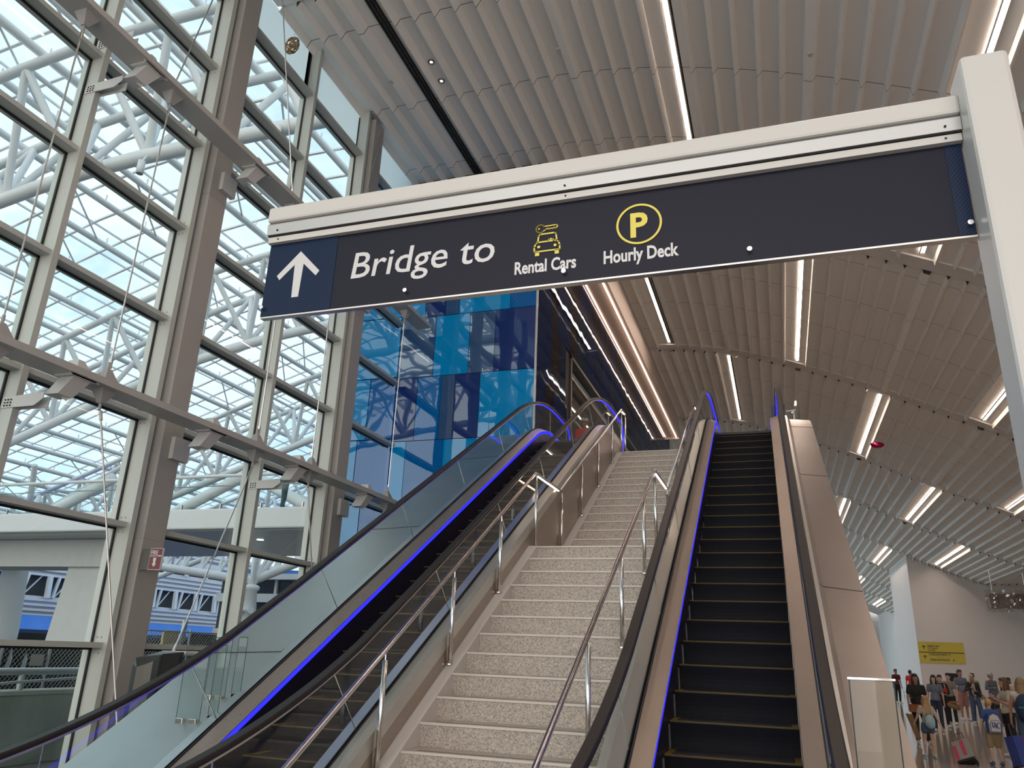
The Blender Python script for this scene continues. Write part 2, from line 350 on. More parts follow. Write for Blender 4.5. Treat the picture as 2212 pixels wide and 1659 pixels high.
def person(label, loc, yaw, height, skin='tan', pose=None, top=None, sleeves='short', bottom=None, legs='long', hair=None, hairlen='short', shoes=(.6, .6, .6), slim=1.0, extras=None, group=None, vox=.016, wide=1.0, hat=None, face=True):
    """local frame: facing -y, z up, metres for a 1.70 m adult"""
    J = dict(head=V((0, -.01, 1.575)), neck=V((0, .01, 1.43)), chest=V((0, .01, 1.26)), waist=V((0, 0, 1.04)), hip=V((0, .01, .92)))
    for s, k in ((1, 'L'), (-1, 'R')):
        J['sh'+k] = V((.165*s, .01, 1.375)); J['el'+k] = V((.215*s, .03, 1.10)); J['wr'+k] = V((.235*s, -.03, .86)); J['ha'+k] = V((.24*s, -.05, .78))
        J['hi'+k] = V((.085*s, .0, .90)); J['kn'+k] = V((.095*s, -.01, .48)); J['an'+k] = V((.10*s, .02, .085)); J['to'+k] = V((.115*s, -.13, .035))
    for k, v in (pose or {}).items(): J[k] = V(v)
    sc = height/1.70
    M = Matrix.Translation(V((loc[0], loc[1], loc[2]))) @ Matrix.Rotation(yaw, 4, 'Z') @ Matrix.Scale(sc, 4)
    t = T('person', label, 'person', loc, group)
    def fin(mb, name, m, smooth=True): mb.xf(M); return mb.build(name, m, t, smooth)
    k = slim
    # body: one continuous surface
    b = MB()
    b.ball(J['head']+V((0, .012, .02)), (.074, .092, .112), 16, 12); b.ball(J['head']+V((0, -.035, -.06)), (.052, .055, .055), 12, 8)
    b.caps(J['neck']+V((0, 0, -.05)), J['head']+V((0, .01, -.06)), .055, .05)
    b.ball(J['chest']+V((0, .01, .03)), (.155*k, .10, .17), 16, 12); b.ball(J['waist'], (.125*k, .09, .16), 16, 10); b.ball(J['hip'], (.15*k, .105, .13), 16, 10)
    for s in 'LR':
        b.caps(J['chest']+V((0, 0, .12)), J['sh'+s], .05, .052); b.caps(J['sh'+s], J['el'+s], .048, .038); b.caps(J['el'+s], J['wr'+s], .038, .025)
        b.caps(J['hi'+s], J['kn'+s], .082*k, .055); b.caps(J['kn'+s], J['an'+s], .055, .036); b.ball(J['kn'+s].lerp(J['an'+s], .3)+V((0, .015, 0)), (.05, .052, .10), 10, 8)
        b.caps(J['an'+s], J['to'+s], .034, .028)
        d = (J['ha'+s]-J['wr'+s]).normalized(); b.ball(J['wr'+s].lerp(J['ha'+s], .55), (.028, .034, .042), 10, 8); b.caps(J['wr'+s], J['ha'+s], .022, .026, 8)
    if face or True:
        b.tube(J['head']+V((0, -.075, .02)), J['head']+V((0, -.108, -.018)), .010, .017, 8)
        for s in (1, -1): b.ball(J['head']+V((.076*s, .015, -.002)), (.012, .022, .032), 8, 6)
    body = remesh(b, vox)
    # separate fingers rooted in the palm
    for s, sg in (('L', 1), ('R', -1)):
        d = (J['ha'+s]-J['wr'+s]).normalized(); side = d.cross(V((1, 0, 0))).normalized()
        if side.length < .1: side = V((0, 1, 0))
        nrm = d.cross(side).normalized()
        for i, L in enumerate((.058, .068, .064, .050)):
            p = J['ha'+s]+side*(-.027+.018*i); q = p+d*L*.55+nrm*.004; r_ = q+d*L*.4+nrm*(.018*sg); body.tube(p, q, .0078, .0072, 6); body.tube(q, r_, .0072, .0058, 6)
        p = J['wr'+s].lerp(J['ha'+s], .45)+side*-.028; q = p+d*.035-side*.022; body.tube(p, q, .010, .0085, 6); body.tube(q, q+d*.028, .0085, .007, 6)
    fin(body, 'body', SKIN[skin])
    if face:
        for s in (1, -1):
            e = MB(); e.ball(J['head']+V((.030*s, -.088, .022)), (.012, .006, .006), 8, 6); e.box(*[c for c in (J['head'].x+.030*s-.018, J['head'].x+.030*s+.018, J['head'].y-.092, J['head'].y-.082, J['head'].z+.040, J['head'].z+.046)])
            fin(e, 'eye', mat('dark eye', (.02, .015, .012), .4, var=0))
        mo = MB().ball(J['head']+V((0, -.084, -.052)), (.024, .008, .007), 10, 6); fin(mo, 'mouth', mat('lip', (.30, .09, .08), .5, var=0))
    if bottom is not None:
        c = MB(); c.ball(J['hip']+V((0, 0, 0)), (.162*k*wide, .118*wide, .13), 16, 10); c.tube(J['waist']+V((0, 0, -.06)), J['hip'], .128*k, .15*k, 14)
        for s in 'LR':
            if legs == 'long':
                c.caps(J['hi'+s], J['kn'+s], .095*k*wide, .068*wide); c.caps(J['kn'+s], J['an'+s]+V((0, 0, .01)), .068*wide, .052*wide**2)
            elif legs == 'knee': c.caps(J['hi'+s], J['kn'+s]+V((0, 0, .03)), .105*k, .088)
            elif legs == 'short': c.caps(J['hi'+s], J['hi'+s].lerp(J['kn'+s], .38), .104*k, .098)
        fin(remesh(c, vox, 4), {'long': 'trousers', 'knee': 'shorts', 'short': 'shorts'}[legs], bottom)
    if top is not None:
        c = MB(); c.ball(J['chest']+V((0, .01, .03)), (.17*k, .118, .175), 16, 12); c.ball(J['waist']+V((0, 0, -.01)), (.15*k, .112, .17), 16, 10); c.tube(J['waist'], J['hip']+V((0, 0, .02)), .138*k, .152*k, 14)
        c.caps(J['chest']+V((0, 0, .13)), J['neck']+V((0, 0, -.035)), .07, .062)
        for s in 'LR':
            c.caps(J['chest']+V((0, 0, .11)), J['sh'+s], .062, .066)
            if sleeves == 'short': c.caps(J['sh'+s], J['sh'+s].lerp(J['el'+s], .55), .066, .062)
            elif sleeves == 'long': c.caps(J['sh'+s], J['el'+s], .064, .054); c.caps(J['el'+s], J['wr'+s], .054, .042)
        fin(remesh(c, vox, 4), 'top', top)
    if hair is not None:
        h = MB(); hd = J['head']
        h.ball(hd+V((0, .035, .045)), (.088, .095, .105), 18, 12); h.ball(hd+V((0, -.035, .095)), (.066, .055, .045), 12, 8)
        if hairlen == 'long':
            h.ball(hd+V((0, .06, -.08)), (.095, .062, .17), 14, 10); h.ball(hd+V((0, .075, -.22)), (.10, .05, .17), 14, 10)
            for s in (1, -1): h.ball(hd+V((.078*s, .0, -.08)), (.030, .05, .15), 10, 8)
        elif hairlen == 'verylong':
            h.ball(hd+V((0, .06, -.08)), (.10, .07, .17), 14, 10); h.ball(hd+V((0, .09, -.24)), (.135, .06, .19), 14, 10)
            for s in (1, -1): h.ball(hd+V((.078*s, .01, -.08)), (.032, .05, .15), 10, 8)
        elif hairlen == 'bun': h.ball(hd+V((0, .12, .05)), .04, 10, 8)
        elif hairlen == 'side': h.ball(hd+V((0, .065, -.06)), (.075, .05, .12), 12, 8)
        fin(remesh(h, .011, 3), 'hair', hair)
    for s in 'LR':
        f = MB(); a, to = J['an'+s], J['to'+s]; f.caps(a+V((0, .03, -.035)), to+V((0, .02, .005)), .042, .038, 12); f.ball(to+V((0, 0, .008)), (.045, .055, .032), 12, 8); f.caps(a+V((0, .01, 0)), a+V((0, .02, -.03)), .044, .043, 10)
        fin(f, 'shoe', mat('shoe %.2f %.2f %.2f' % shoes, shoes, .6, var=.05))
    if hat is not None:
        h = MB(); hd = J['head']; h.lathe(hd+V((0, .01, .055)), [(.098, 0), (.097, .05), (.07, .085), (0, .095)], 20); h.lathe(hd+V((0, .0, .05)), [(.098, .0), (.135, -.012), (.135, -.006), (.098, .012)], 20); fin(h, 'hat', hat)
    def ex(name, m, fn, smooth=False): mb = MB(); fn(mb); mb.xf(M); return mb.build(name, m, t, smooth)
    return t, ex, M, J
def separate(name, label, cat, M, items, group=None):
    o0 = M @ V((0, 0, 0))
    t = T(name, label, cat, (o0.x, o0.y, o0.z), group)
    for nm, m, fn, sm in items:
        mb = MB(); fn(mb); mb.xf(M); mb.build(nm, m, t, sm)
    return t
FZ = -1.82
blk = cl('black', (.012, .012, .014)); navy = cl('navy', (.02, .03, .06)); jean = cl('denim', (.05, .08, .14)); white_c = cl('white', (.55, .52, .48))
# 1 woman in black
t, ex, M, J = person('woman in black T-shirt and black trousers facing the camera, with a tan crossbody bag', (3.280, 24.353, FZ), .12, 1.70, 'tan', {
    'elR': (-.225, .0, 1.11), 'wrR': (-.25, -.10, .88), 'haR': (-.25, -.13, .81), 'elL': (.23, .05, 1.10), 'wrL': (.30, .02, .86), 'haL': (.32, .0, .79), 'anL': (.14, -.06, .085), 'toL': (.17, -.2, .035), 'knL': (.11, -.06, .48)},
    top=blk, bottom=blk, hair=mat('black hair', (.012, .010, .009), .5, var=.1), hairlen='long', shoes=(.62, .60, .56))
def strap(mb): mb.pipe([(.13, .02, 1.44), (.06, -.11, 1.30), (-.06, -.125, 1.10), (-.14, -.10, .94)], .008, 6)
separate('crossbody_bag', 'tan leather crossbody bag on the woman in black', 'bag', M, [('pouch', cl('tan leather', (.22, .08, .03)), lambda b: b.box(-.24, .02, -.19, -.12, .76, .95), False), ('strap', blk, strap, False)])
separate('shopping_bag', 'flat brown paper bag held low by the woman in black', 'bag', M, [('bag', cl('kraft', (.20, .12, .05)), lambda b: b.prism([(-.36, .72), (-.20, .70), (-.06, .12), (-.16, .10)], 1, -.16, -.10), False), ('handle', cl('cord', (.5, .48, .42)), lambda b: b.pipe([(-.32, -.13, .72), (-.26, -.13, .81), (-.22, -.13, .71)], .006, 5), False)])
# 2 girl pulling a case
t, ex, M, J = person('little girl seen from behind with very long blond hair and denim shorts', (2.913, 20.572, FZ), pi+.25, 1.26, 'fair', {
    'elR': (-.25, .12, 1.10), 'wrR': (-.30, .22, .88), 'haR': (-.32, .25, .80), 'elL': (.25, -.05, 1.12), 'wrL': (.30, -.16, .95), 'haL': (.31, -.2, .88), 'anL': (.12, -.10, .085), 'toL': (.13, -.24, .035), 'knL': (.10, -.10, .48)},
    top=cl('cream', (.42, .34, .27)), bottom=jean, legs='short', hair=mat('blond hair', (.36, .22, .10), .6, var=.2, scale=30), hairlen='verylong', shoes=(.35, .40, .45), face=False)
separate('backpack', 'small pale blue backpack on the little girl', 'backpack', M, [('pack', cl('pale blue', (.30, .42, .44)), lambda b: b.ball((0, .19, 1.0), (.15, .10, .20), 14, 10), True), ('pocket', cl('pale blue pocket', (.25, .36, .40)), lambda b: b.ball((0, .28, .92), (.11, .05, .10), 12, 8), True), ('strap', cl('pale blue strap', (.28, .38, .42)), lambda b: (b.caps((.11, .1, 1.36), (.12, .16, 1.05), .018), b.caps((-.11, .1, 1.36), (-.12, .16, 1.05), .018)), True)])
Mc = Matrix.Translation(V((3.469, 19.682, FZ))) @ Matrix.Rotation(-.35, 4, 'Z') @ Matrix.Scale(.82, 4)
separate('rolling_suitcase', 'grey and pink children\'s rolling suitcase pulled by the little girl', 'suitcase', Mc @ Matrix.Rotation(-.35, 4, 'Y') @ Matrix.Rotation(-.6, 4, 'X'), [
    ('shell', cl('grey case', (.25, .25, .22)), lambda b: b.box(-.21, .21, -.12, .12, .10, .62), False), ('side_panel', cl('pink case', (.45, .05, .13)), lambda b: (b.box(-.215, -.13, -.125, .125, .12, .5), b.box(-.02, .07, -.128, -.11, .2, .6)), False),
    ('base', PLAST, lambda b: b.box(-.21, .21, -.12, .12, .05, .11), False), ('wheel', PLAST, lambda b: b.tube((-.19, .1, .05), (-.14, .1, .05), .05, n=12), False), ('wheel', PLAST, lambda b: b.tube((.14, .1, .05), (.19, .1, .05), .05, n=12), False),
    ('handle', PLAST, lambda b: b.pipe([(-.09, 0, .62), (-.09, 0, .88), (.09, 0, .88), (.09, 0, .62)], .012, 6), False)])
# 3 woman with red folder
t, ex, M, J = person('woman in a black top with pink backpack straps and crossed arms holding a red folder', (5.060, 31.803, FZ), .05, 1.66, 'fair', {
    'elR': (-.22, -.03, 1.12), 'wrR': (-.03, -.20, 1.08), 'haR': (.05, -.21, 1.09), 'elL': (.22, -.03, 1.12), 'wrL': (.03, -.22, 1.12), 'haL': (-.05, -.23, 1.12)},
    top=blk, sleeves='long', bottom=blk, hair=MATS['black hair'], hairlen='side')
ex('backpack_strap', cl('pink', (.45, .16, .18)), lambda b: (b.pipe([(.10, -.10, 1.40), (.11, -.125, 1.25), (.12, -.12, 1.12)], .022, 8), b.pipe([(-.10, -.10, 1.40), (-.11, -.125, 1.25), (-.12, -.12, 1.12)], .022, 8)), True)
separate('red_folder', 'red folder held against the chest by the woman in the black top', 'folder', M, [('cover', cl('red', (.40, .03, .02)), lambda b: b.box(-.13, .15, -.20, -.17, 1.12, 1.27), False)])
separate('duffel_bag', 'tan and brown duffel bag hanging at the side of the woman in the black top', 'bag', M, [('bag', cl('tan duffel', (.24, .15, .08)), lambda b: b.caps((.20, -.14, .74), (.46, -.06, .66), .10), True), ('flap', cl('brown duffel', (.25, .10, .03)), lambda b: b.box(.18, .44, -.24, -.10, .80, .86), False), ('strap', blk, lambda b: b.pipe([(.20, -.15, .84), (.17, -.12, 1.1), (.13, -.06, 1.43)], .012, 6), False)])
# 4 and 5
person('person with short black hair in a grey-brown T-shirt behind the red folder woman', (5.616, 33.582, FZ), -.5, 1.72, 'fair', {'elL': (.24, .02, 1.1), 'wrL': (.26, -.08, .88)}, top=cl('taupe', (.20, .18, .16)), bottom=blk, hair=MATS['black hair'], hairlen='short')
person('tall man in a blue-grey T-shirt standing behind the group', (6.616, 36.918, FZ), .35, 1.86, 'tan', {}, top=cl('blue grey', (.13, .16, .22)), bottom=cl('rose shorts', (.35, .18, .16)), legs='knee', hair=mat('brown hair', (.05, .03, .02), .6, var=.15), hairlen='short')
# 6 central
t, ex, M, J = person('person with long grey hair walking in an open dark jacket, pale top and wide jeans', (6.672, 35.139, FZ), .15, 1.70, 'tan', {
    'elR': (-.26, -.02, 1.15), 'wrR': (-.14, -.17, 1.22), 'haR': (-.10, -.20, 1.27), 'elL': (.25, .04, 1.10), 'wrL': (.22, -.1, .92), 'haL': (.20, -.13, .86), 'knL': (.15, -.08, .48), 'anL': (.20, -.05, .085), 'toL': (.24, -.2, .035)},
    top=cl('dark jacket', (.03, .022, .02)), sleeves='long', bottom=jean, wide=1.15, hair=mat('grey blond hair', (.40, .36, .28), .6, var=.15), hairlen='long', shoes=(.6, .58, .55))
ex('shirt_front', cl('pale top', (.34, .31, .27)), lambda b: (b.ball((0, -.075, 1.05), (.085, .07, .24), 14, 10), b.ball((0, -.07, 1.28), (.06, .055, .13), 12, 8)), True)
separate('waist_bag', 'black waist bag slung across the person with long grey hair', 'bag', M, [('pouch', blk, lambda b: b.ball((.06, -.165, 1.06), (.11, .04, .06), 12, 8), True), ('strap', blk, lambda b: b.pipe([(-.14, -.08, 1.38), (-.04, -.155, 1.2), (.04, -.17, 1.08)], .012, 6), False)])
# 7 green
t, ex, M, J = person('person in a pale green T-shirt with dark hair seen from behind', (7.395, 38.698, FZ), 2.6, 1.74, 'mid', {}, top=cl('pale green', (.22, .32, .19)), bottom=navy, hair=MATS['black hair'], hairlen='short', face=False)
separate('backpack', 'black backpack on the person in pale green', 'backpack', M, [('pack', blk, lambda b: b.ball((-.03, .20, 1.15), (.16, .10, .25), 12, 8), True)])
# 8 cap
t, ex, M, J = person('man in a pale bucket hat, blue-grey sweater and light shorts', (7.784, 37.363, FZ), .5, 1.78, 'tan', {'elR': (-.27, -.02, 1.14), 'wrR': (-.12, -.16, 1.17), 'haR': (-.04, -.17, 1.19)},
    top=cl('slate sweater', (.11, .13, .16)), sleeves='long', bottom=cl('light grey', (.33, .34, .33)), legs='knee', hair=MATS['black hair'], hat=cl('pale hat', (.34, .35, .38)), shoes=(.6, .6, .6))
t, ex, M, J = person('person in a cream shirt half hidden behind the man in the bucket hat', (8.785, 39.142, FZ), -.6, 1.62, 'mid', {}, top=cl('cream shirt', (.50, .42, .36)), bottom=navy, hair=MATS['black hair'], hairlen='side')
Mb = Matrix.Translation(V((7.506, 36.696, FZ)))
separate('stroller', 'black folded pushchair with bags beside the man in the bucket hat', 'pushchair', Mb, [('seat', blk, lambda b: b.ball((.05, 0, .62), (.26, .22, .28), 12, 8), True), ('frame', PLAST, lambda b: (b.tube((-.2, 0, .1), (.25, .1, 1.0), .02), b.tube((.25, 0, .1), (-.25, .1, .98), .02)), False), ('wheel', PLAST, lambda b: b.tube((-.22, -.03, .09), (-.22, .03, .09), .09, n=14), False), ('wheel', PLAST, lambda b: b.tube((.27, -.03, .09), (.27, .03, .09), .09, n=14), False)])
# 9 profile woman
t, ex, M, J = person('brown haired woman in profile gesturing with raised hands, at the right edge', (4.837, 22.018, FZ), -1.35, 1.70, 'tan', {
    'elR': (-.23, -.10, 1.12), 'wrR': (-.18, -.33, 1.20), 'haR': (-.17, -.40, 1.26), 'elL': (.23, -.08, 1.12), 'wrL': (.18, -.30, 1.22), 'haL': (.17, -.37, 1.28)},
    top=cl('off white top', (.42, .38, .33)), bottom=blk, hair=mat('dark brown hair', (.09, .045, .025), .6, var=.15), hairlen='long')
separate('grey_bag', 'soft grey handbag hanging from the brown haired woman', 'bag', M, [('bag', cl('grey bag', (.13, .11, .10)), lambda b: b.ball((-.22, -.08, .86), (.10, .19, .17), 12, 8), True), ('strap', cl('grey bag strap', (.10, .09, .09)), lambda b: b.pipe([(-.22, -.2, .98), (-.18, -.04, 1.40), (-.22, .08, .98)], .01, 6), False)])
# 10 blond woman back
t, ex, M, J = person('blond woman in jeans seen from behind, cut by the right edge', (4.726, 20.127, FZ), pi-.15, 1.72, 'tan', {
    'elL': (.24, -.02, 1.10), 'elR': (-.25, .06, 1.10), 'wrL': (.26, -.04, .86), 'haL': (.26, -.05, .79)}, top=cl('white tank', (.50, .46, .42)), sleeves='none', bottom=jean, hair=mat('ash blond hair', (.24, .16, .08), .6, var=.25, scale=30), hairlen='long', face=False)
separate('backpack', 'large navy backpack on the blond woman at the right edge', 'backpack', M, [('pack', cl('navy pack', (.015, .03, .075)), lambda b: (b.ball((0, .20, 1.12), (.17, .13, .28), 14, 10), b.ball((0, .30, 1.02), (.12, .06, .15), 12, 8)), True), ('trim', cl('teal trim', (.03, .16, .22)), lambda b: (b.box(-.03, .12, .345, .36, 1.12, 1.15), b.box(-.14, -.12, .28, .33, .95, 1.15)), False), ('strap', navy, lambda b: (b.caps((.10, -.08, 1.38), (.12, .1, 1.1), .022), b.caps((-.10, -.08, 1.38), (-.12, .1, 1.1), .022)), True)])
# 11 boy
t, ex, M, J = person('small blond boy seen from behind in khaki shorts and a blue shirt', (4.025, 19.905, FZ), pi+.1, 1.28, 'fair', {
    'elR': (-.23, .03, 1.1), 'elL': (.24, -.02, 1.1), 'wrL': (.29, -.02, .88), 'haL': (.3, -.03, .80), 'anR': (-.12, .06, .085), 'toR': (-.13, -.08, .035)}, top=cl('royal blue', (.04, .08, .22)), bottom=cl('khaki', (.27, .20, .11)), legs='knee', hair=mat('golden hair', (.40, .24, .10), .6, var=.2, scale=25), hairlen='short', shoes=(.05, .08, .14), face=False)
BW = cl('pale pack front', (.50, .46, .42)); BB = cl('pack blue', (.02, .06, .22))
def uk(b):
    y0, y1 = .335, .345
    for x1, x0, z0, z1 in ((.085, .062, 1.02, 1.13), (.085, .015, .99, 1.02), (.035, .015, 1.02, 1.13), (.0, -.022, .96, 1.11)): b.box(x0, x1, y0, y1, z0, z1)
    b.bar((-.02, .34, 1.035), (-.08, .34, 1.11), .01, .022); b.bar((-.02, .34, 1.035), (-.085, .34, .96), .01, .022)
separate('backpack', 'white and blue backpack with interlocking UK letters on the small boy', 'backpack', M, [('pack', BB, lambda b: b.prism([(-.17, .84), (.17, .84), (.18, 1.15), (.13, 1.32), (0, 1.38), (-.13, 1.32), (-.18, 1.15)], 1, .13, .27), False),
    ('front', BW, lambda b: b.prism([(-.14, .86), (.14, .86), (.15, 1.14), (.10, 1.28), (0, 1.33), (-.10, 1.28), (-.15, 1.14)], 1, .27, .30), False), ('pocket', BW, lambda b: b.prism([(-.12, .88), (.12, .88), (.125, 1.08), (.08, 1.17), (-.08, 1.17), (-.125, 1.08)], 1, .30, .333), False), ('pocket_piping', BB, lambda b: b.pipe([(-.12, .335, .88), (-.125, .335, 1.08), (-.08, .335, 1.17), (.08, .335, 1.17), (.125, .335, 1.08), (.12, .335, .88), (-.12, .335, .88)], .007, 5), False), ('letters', BB, uk, False)])
Mc = Matrix.Translation(V((4.426, 19.404, FZ))) @ Matrix.Rotation(.5, 4, 'Z') @ Matrix.Rotation(-.25, 4, 'X')
separate('rolling_suitcase', 'blue, red and yellow children\'s rolling suitcase beside the small boy', 'suitcase', Mc, [('shell', cl('case blue', (.03, .05, .22)), lambda b: b.box(-.17, .06, -.12, .12, .08, .62), False), ('red_panel', cl('case red', (.40, .02, .02)), lambda b: b.box(.06, .13, -.12, .12, .08, .60), False), ('yellow_panel', cl('case yellow', (.55, .33, .02)), lambda b: b.box(.13, .19, -.12, .12, .08, .56), False), ('wheel', PLAST, lambda b: b.tube((-.16, .1, .045), (-.11, .1, .045), .045, n=12), False), ('wheel', PLAST, lambda b: b.tube((.12, .1, .045), (.17, .1, .045), .045, n=12), False), ('handle', PLAST, lambda b: b.pipe([(-.08, 0, .62), (-.08, 0, .85), (.06, 0, .85), (.06, 0, .62)], .01, 6), False)])
# far people
person('person in a bright red shirt seen from behind, beside the white pillar', (6.394, 48.928, FZ), 2.9, 1.76, 'mid', {}, top=cl('bright red', (.50, .02, .02)), bottom=blk, hair=MATS['black hair'], hairlen='short', face=False, vox=.02)
person('person with black hair and dark red shirt at the end of the escalator cladding', (5.949, 51.152, FZ), .4, 1.78, 'mid', {}, top=cl('dark red', (.10, .015, .02)), bottom=blk, hair=MATS['black hair'], hairlen='short', vox=.02)
person('person with long dark hair standing behind the woman in black', (4.504, 29.468, FZ), -.3, 1.66, 'fair', {}, top=cl('slate shirt', (.12, .15, .2)), bottom=navy, hair=MATS['black hair'], hairlen='long', vox=.02)
# footbridge and upper floor
t, ex, M, J = person('person in a blue shirt and dark green trousers leaning on the footbridge rail outside', (-14.85, 21.0, 3.93), 2.3, 1.86, 'fair', {'elR': (-.27, -.06, 1.15), 'wrR': (-.16, -.28, 1.12), 'haR': (-.13, -.34, 1.12), 'elL': (.27, -.06, 1.15), 'wrL': (.16, -.28, 1.12), 'haL': (.13, -.34, 1.12)}, top=cl('teal blue', (.07, .16, .24)), sleeves='short', bottom=cl('dark green', (.04, .08, .09)), hair=MATS['brown hair'], face=False)
person('person in a white shirt on the footbridge, half hidden by the column', (-13.6, 21.2, 3.93), 1.2, 1.70, 'fair', {'elR': (-.27, -.06, 1.15), 'wrR': (-.16, -.28, 1.1), 'haR': (-.13, -.34, 1.1)}, top=cl('white shirt', (.6, .6, .62)), bottom=cl('grey trousers', (.2, .22, .25)), hair=MATS['brown hair'])
person('person in a red shirt and pale cap standing on the upper floor', (-4.35, 18.3, 3.968), .4, 1.70, 'tan', {}, top=MATS['cloth bright red'], bottom=cl('pale trousers', (.5, .5, .48)), hat=cl('cap', (.5, .5, .5)), hair=MATS['brown hair'], vox=.02)
# check-in kiosks
for x, y, l in ((7.6, 44.0, 'self service kiosk with a dark screen behind the group'), (7.25, 27.3, 'self service kiosk with a dark screen at the far right edge')):
    t = T('kiosk', l, 'kiosk', (x, y, FZ), 'self service kiosks'); MB().box(x-.22, x+.22, y, y+.25, FZ, FZ+1.05).build('cabinet', mat('kiosk white', (.55, .53, .50), .4), t, bevel=.02)
    m = MB(); m.box(x-.30, x+.30, y-.02, y+.04, FZ+1.25, FZ+1.70); m.build('screen', BLACK, t); MB().box(x-.04, x+.04, y+.04, y+.1, FZ+1.0, FZ+1.4).build('stalk', PLAST, t)
# ================================================================ the building
XG = -8.43
def zc(x):
    x = min(x, 12.6)
    return 11.6 if x < -4.3 else .00140009968*x**3-.0272913766*x**2-.32145075*x+10.8297033
CEIL = stripes('ceiling panels', (.82, .79, .745), (.05, .045, .04), 1, 2.33, .006, .75)
# joints fall at y = 12.92 + 2.33 k
for n in CEIL.node_tree.nodes:
    if n.type == 'MATH' and n.operation == 'MULTIPLY_ADD': n.inputs[2].default_value = 100-(12.92 % 2.33)/2.33
ARCHM = mat('ceiling arch paint', (.66, .63, .59), .7, var=.03)
SLOT = mat('air slot', (.01, .009, .009), .8, var=0)
BAYS = [-10.4, -.1, 9.6, 19.3, 29.0, 38.75, 48.45, 58.15, 67.9, 77.6, 87.3, 97.0]
LEDS = {0: [-3.35, 1.25], 1: [-3.35, 1.25, 6.9], 2: [-1.2, 3.83, 9.4], 3: [-3.35, 1.25, 6.88], 4: [-1.2, 4.0, 9.55], 5: [1.3, 7.05],
        6: [4.1, 9.85], 7: [1.3, 7.2], 8: [4.1, 9.8], 9: [7.2], 10: [9.8]}
XR = 16.0
led_no = 0
for bi in range(len(BAYS)-1):
    ya, yb = BAYS[bi]+.02, BAYS[bi+1]-.5
    xl0 = XG if ya < 16 or ya > 38.5 else -4.9
    cells = []; x = -8.41
    spec = sorted([(l-.51, l+.27, 'L') for l in LEDS[bi]] + ([(-7.2, -6.39, 'S')]))
    alt = [l for l in {2: [-3.35, 1.2, 6.9], 4: [-3.35, 1.25, 6.9], 3: [-1.2, 4.0, 9.5]}.get(bi, [4.0] if bi % 2 else [7.0])]
    spec = sorted(spec+[(l-.06, l+.06, 'G') for l in alt if all(l+.06 < s0 or l-.06 > s1 for s0, s1, _ in spec)])
    for a, b, k in spec + [(XR, XR, None)]:
        n = max(1, round((a-x)/.405)); p = (a-x)/n
        cells += [(x+i*p, x+(i+1)*p, 'R') for i in range(n)]
        if k: cells.append((a, b, k))
        x = b
    mb = MB(); slot = MB(); hol = MB()
    prof = [(cells[0][0], 0)]
    for a, b, k in cells:
        if b <= xl0+.01: prof = [(b, 0)]; continue
        if k == 'G': prof += [(b, 0)]
        elif k == 'S': prof += [(a+.12, 0), (a+.205, .15), (b-.012, .15), (b, 0)]
        elif k == 'R':
            prof += [(a+.018, 0), (a+.105, .15), (b-.012, .15), (b, 0)]
        else:
            prof += [(a+.02, -.035), (a+.06, -.02), (a+.11, .15), (b-.012, .15), (b, 0)]
    v = []
    for y in (ya, yb):
        v += [(px, y, zc(px)+pz) for px, pz in prof]
    n = len(prof)
    mb.add(v, [(i, i+1, n+i+1, n+i) for i in range(n-1)])
    ceil = struct(mb.build('ceiling', CEIL))
    # black caps painting the shade inside the open fold ends, at the near end of the bay, and slots
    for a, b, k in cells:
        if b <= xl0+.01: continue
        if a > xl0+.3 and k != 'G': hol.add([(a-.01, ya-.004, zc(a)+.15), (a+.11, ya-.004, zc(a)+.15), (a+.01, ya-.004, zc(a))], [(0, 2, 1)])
        if k == 'L':
            l = a+.51
            for d in (.075, .135): slot.box(l+d, l+d+.035, ya+.25, yb-.1, zc(l)+.12, zc(l)+.152)
            if abs(l) < 11 and bi >= 1:
                led_no += 1
                where = {1: 'above the camera side of the hall', 2: 'crossing above the overhead sign', 3: 'over the upper landing', 4: 'over the far end of the upper floor'}.get(bi, 'far down the hall')
                side = 'nearest the blue wall' if l < -2 else 'left of centre' if l < 0 else 'right of centre' if l < 2.5 else 'right of the middle' if l < 5.5 else 'far right' if l < 8 else 'farthest right'
                t = T('linear_ceiling_light', 'warm glowing light line %s, %s roof bay from the camera' % (side, ['first', 'second', 'third', 'fourth', 'fifth', 'sixth', 'seventh', 'eighth', 'ninth', 'tenth', 'eleventh'][bi]), 'ceiling light', (l, (ya+yb)/2, zc(l)+.15), 'linear lights between the ceiling folds')
                MB().box(l-.045, l+.045, ya+.3, yb-.25, zc(l)+.12, zc(l)+.149).build('diffuser', WARM_LED, t)
                f = MB(); f.box(l-.06, l-.046, ya+.29, yb-.24, zc(l)+.10, zc(l)+.15).box(l+.046, l+.06, ya+.29, yb-.24, zc(l)+.10, zc(l)+.15); f.build('frame', ARCHM, t)
        if k == 'S':
            for d in (.0, .075, .15): slot.box(-6.72+d, -6.72+d+.04, ya+.1, yb-.1, 11.6+.1, 11.6+.152)
    slot.build('air_slot', SLOT, ceil); hol.build('fold_end_shade', BLACK, ceil)
    # arch beam closing the bay
    ar = MB(); xs = [xl0+(XR-xl0)*i/60 for i in range(61)]
    ar.add([(px, yy, zc(px)+zz) for px in xs for yy, zz in ((yb-.02, .6), (yb-.02, .1), (yb+.5, .1), (yb+.5, .6))],
           [(i*4+k, (i+1)*4+k, (i+1)*4+(k+1)%4, i*4+(k+1)%4) for i in range(60) for k in range(4)])
    struct(ar.build('trim_%d' % (bi+1), ARCHM))
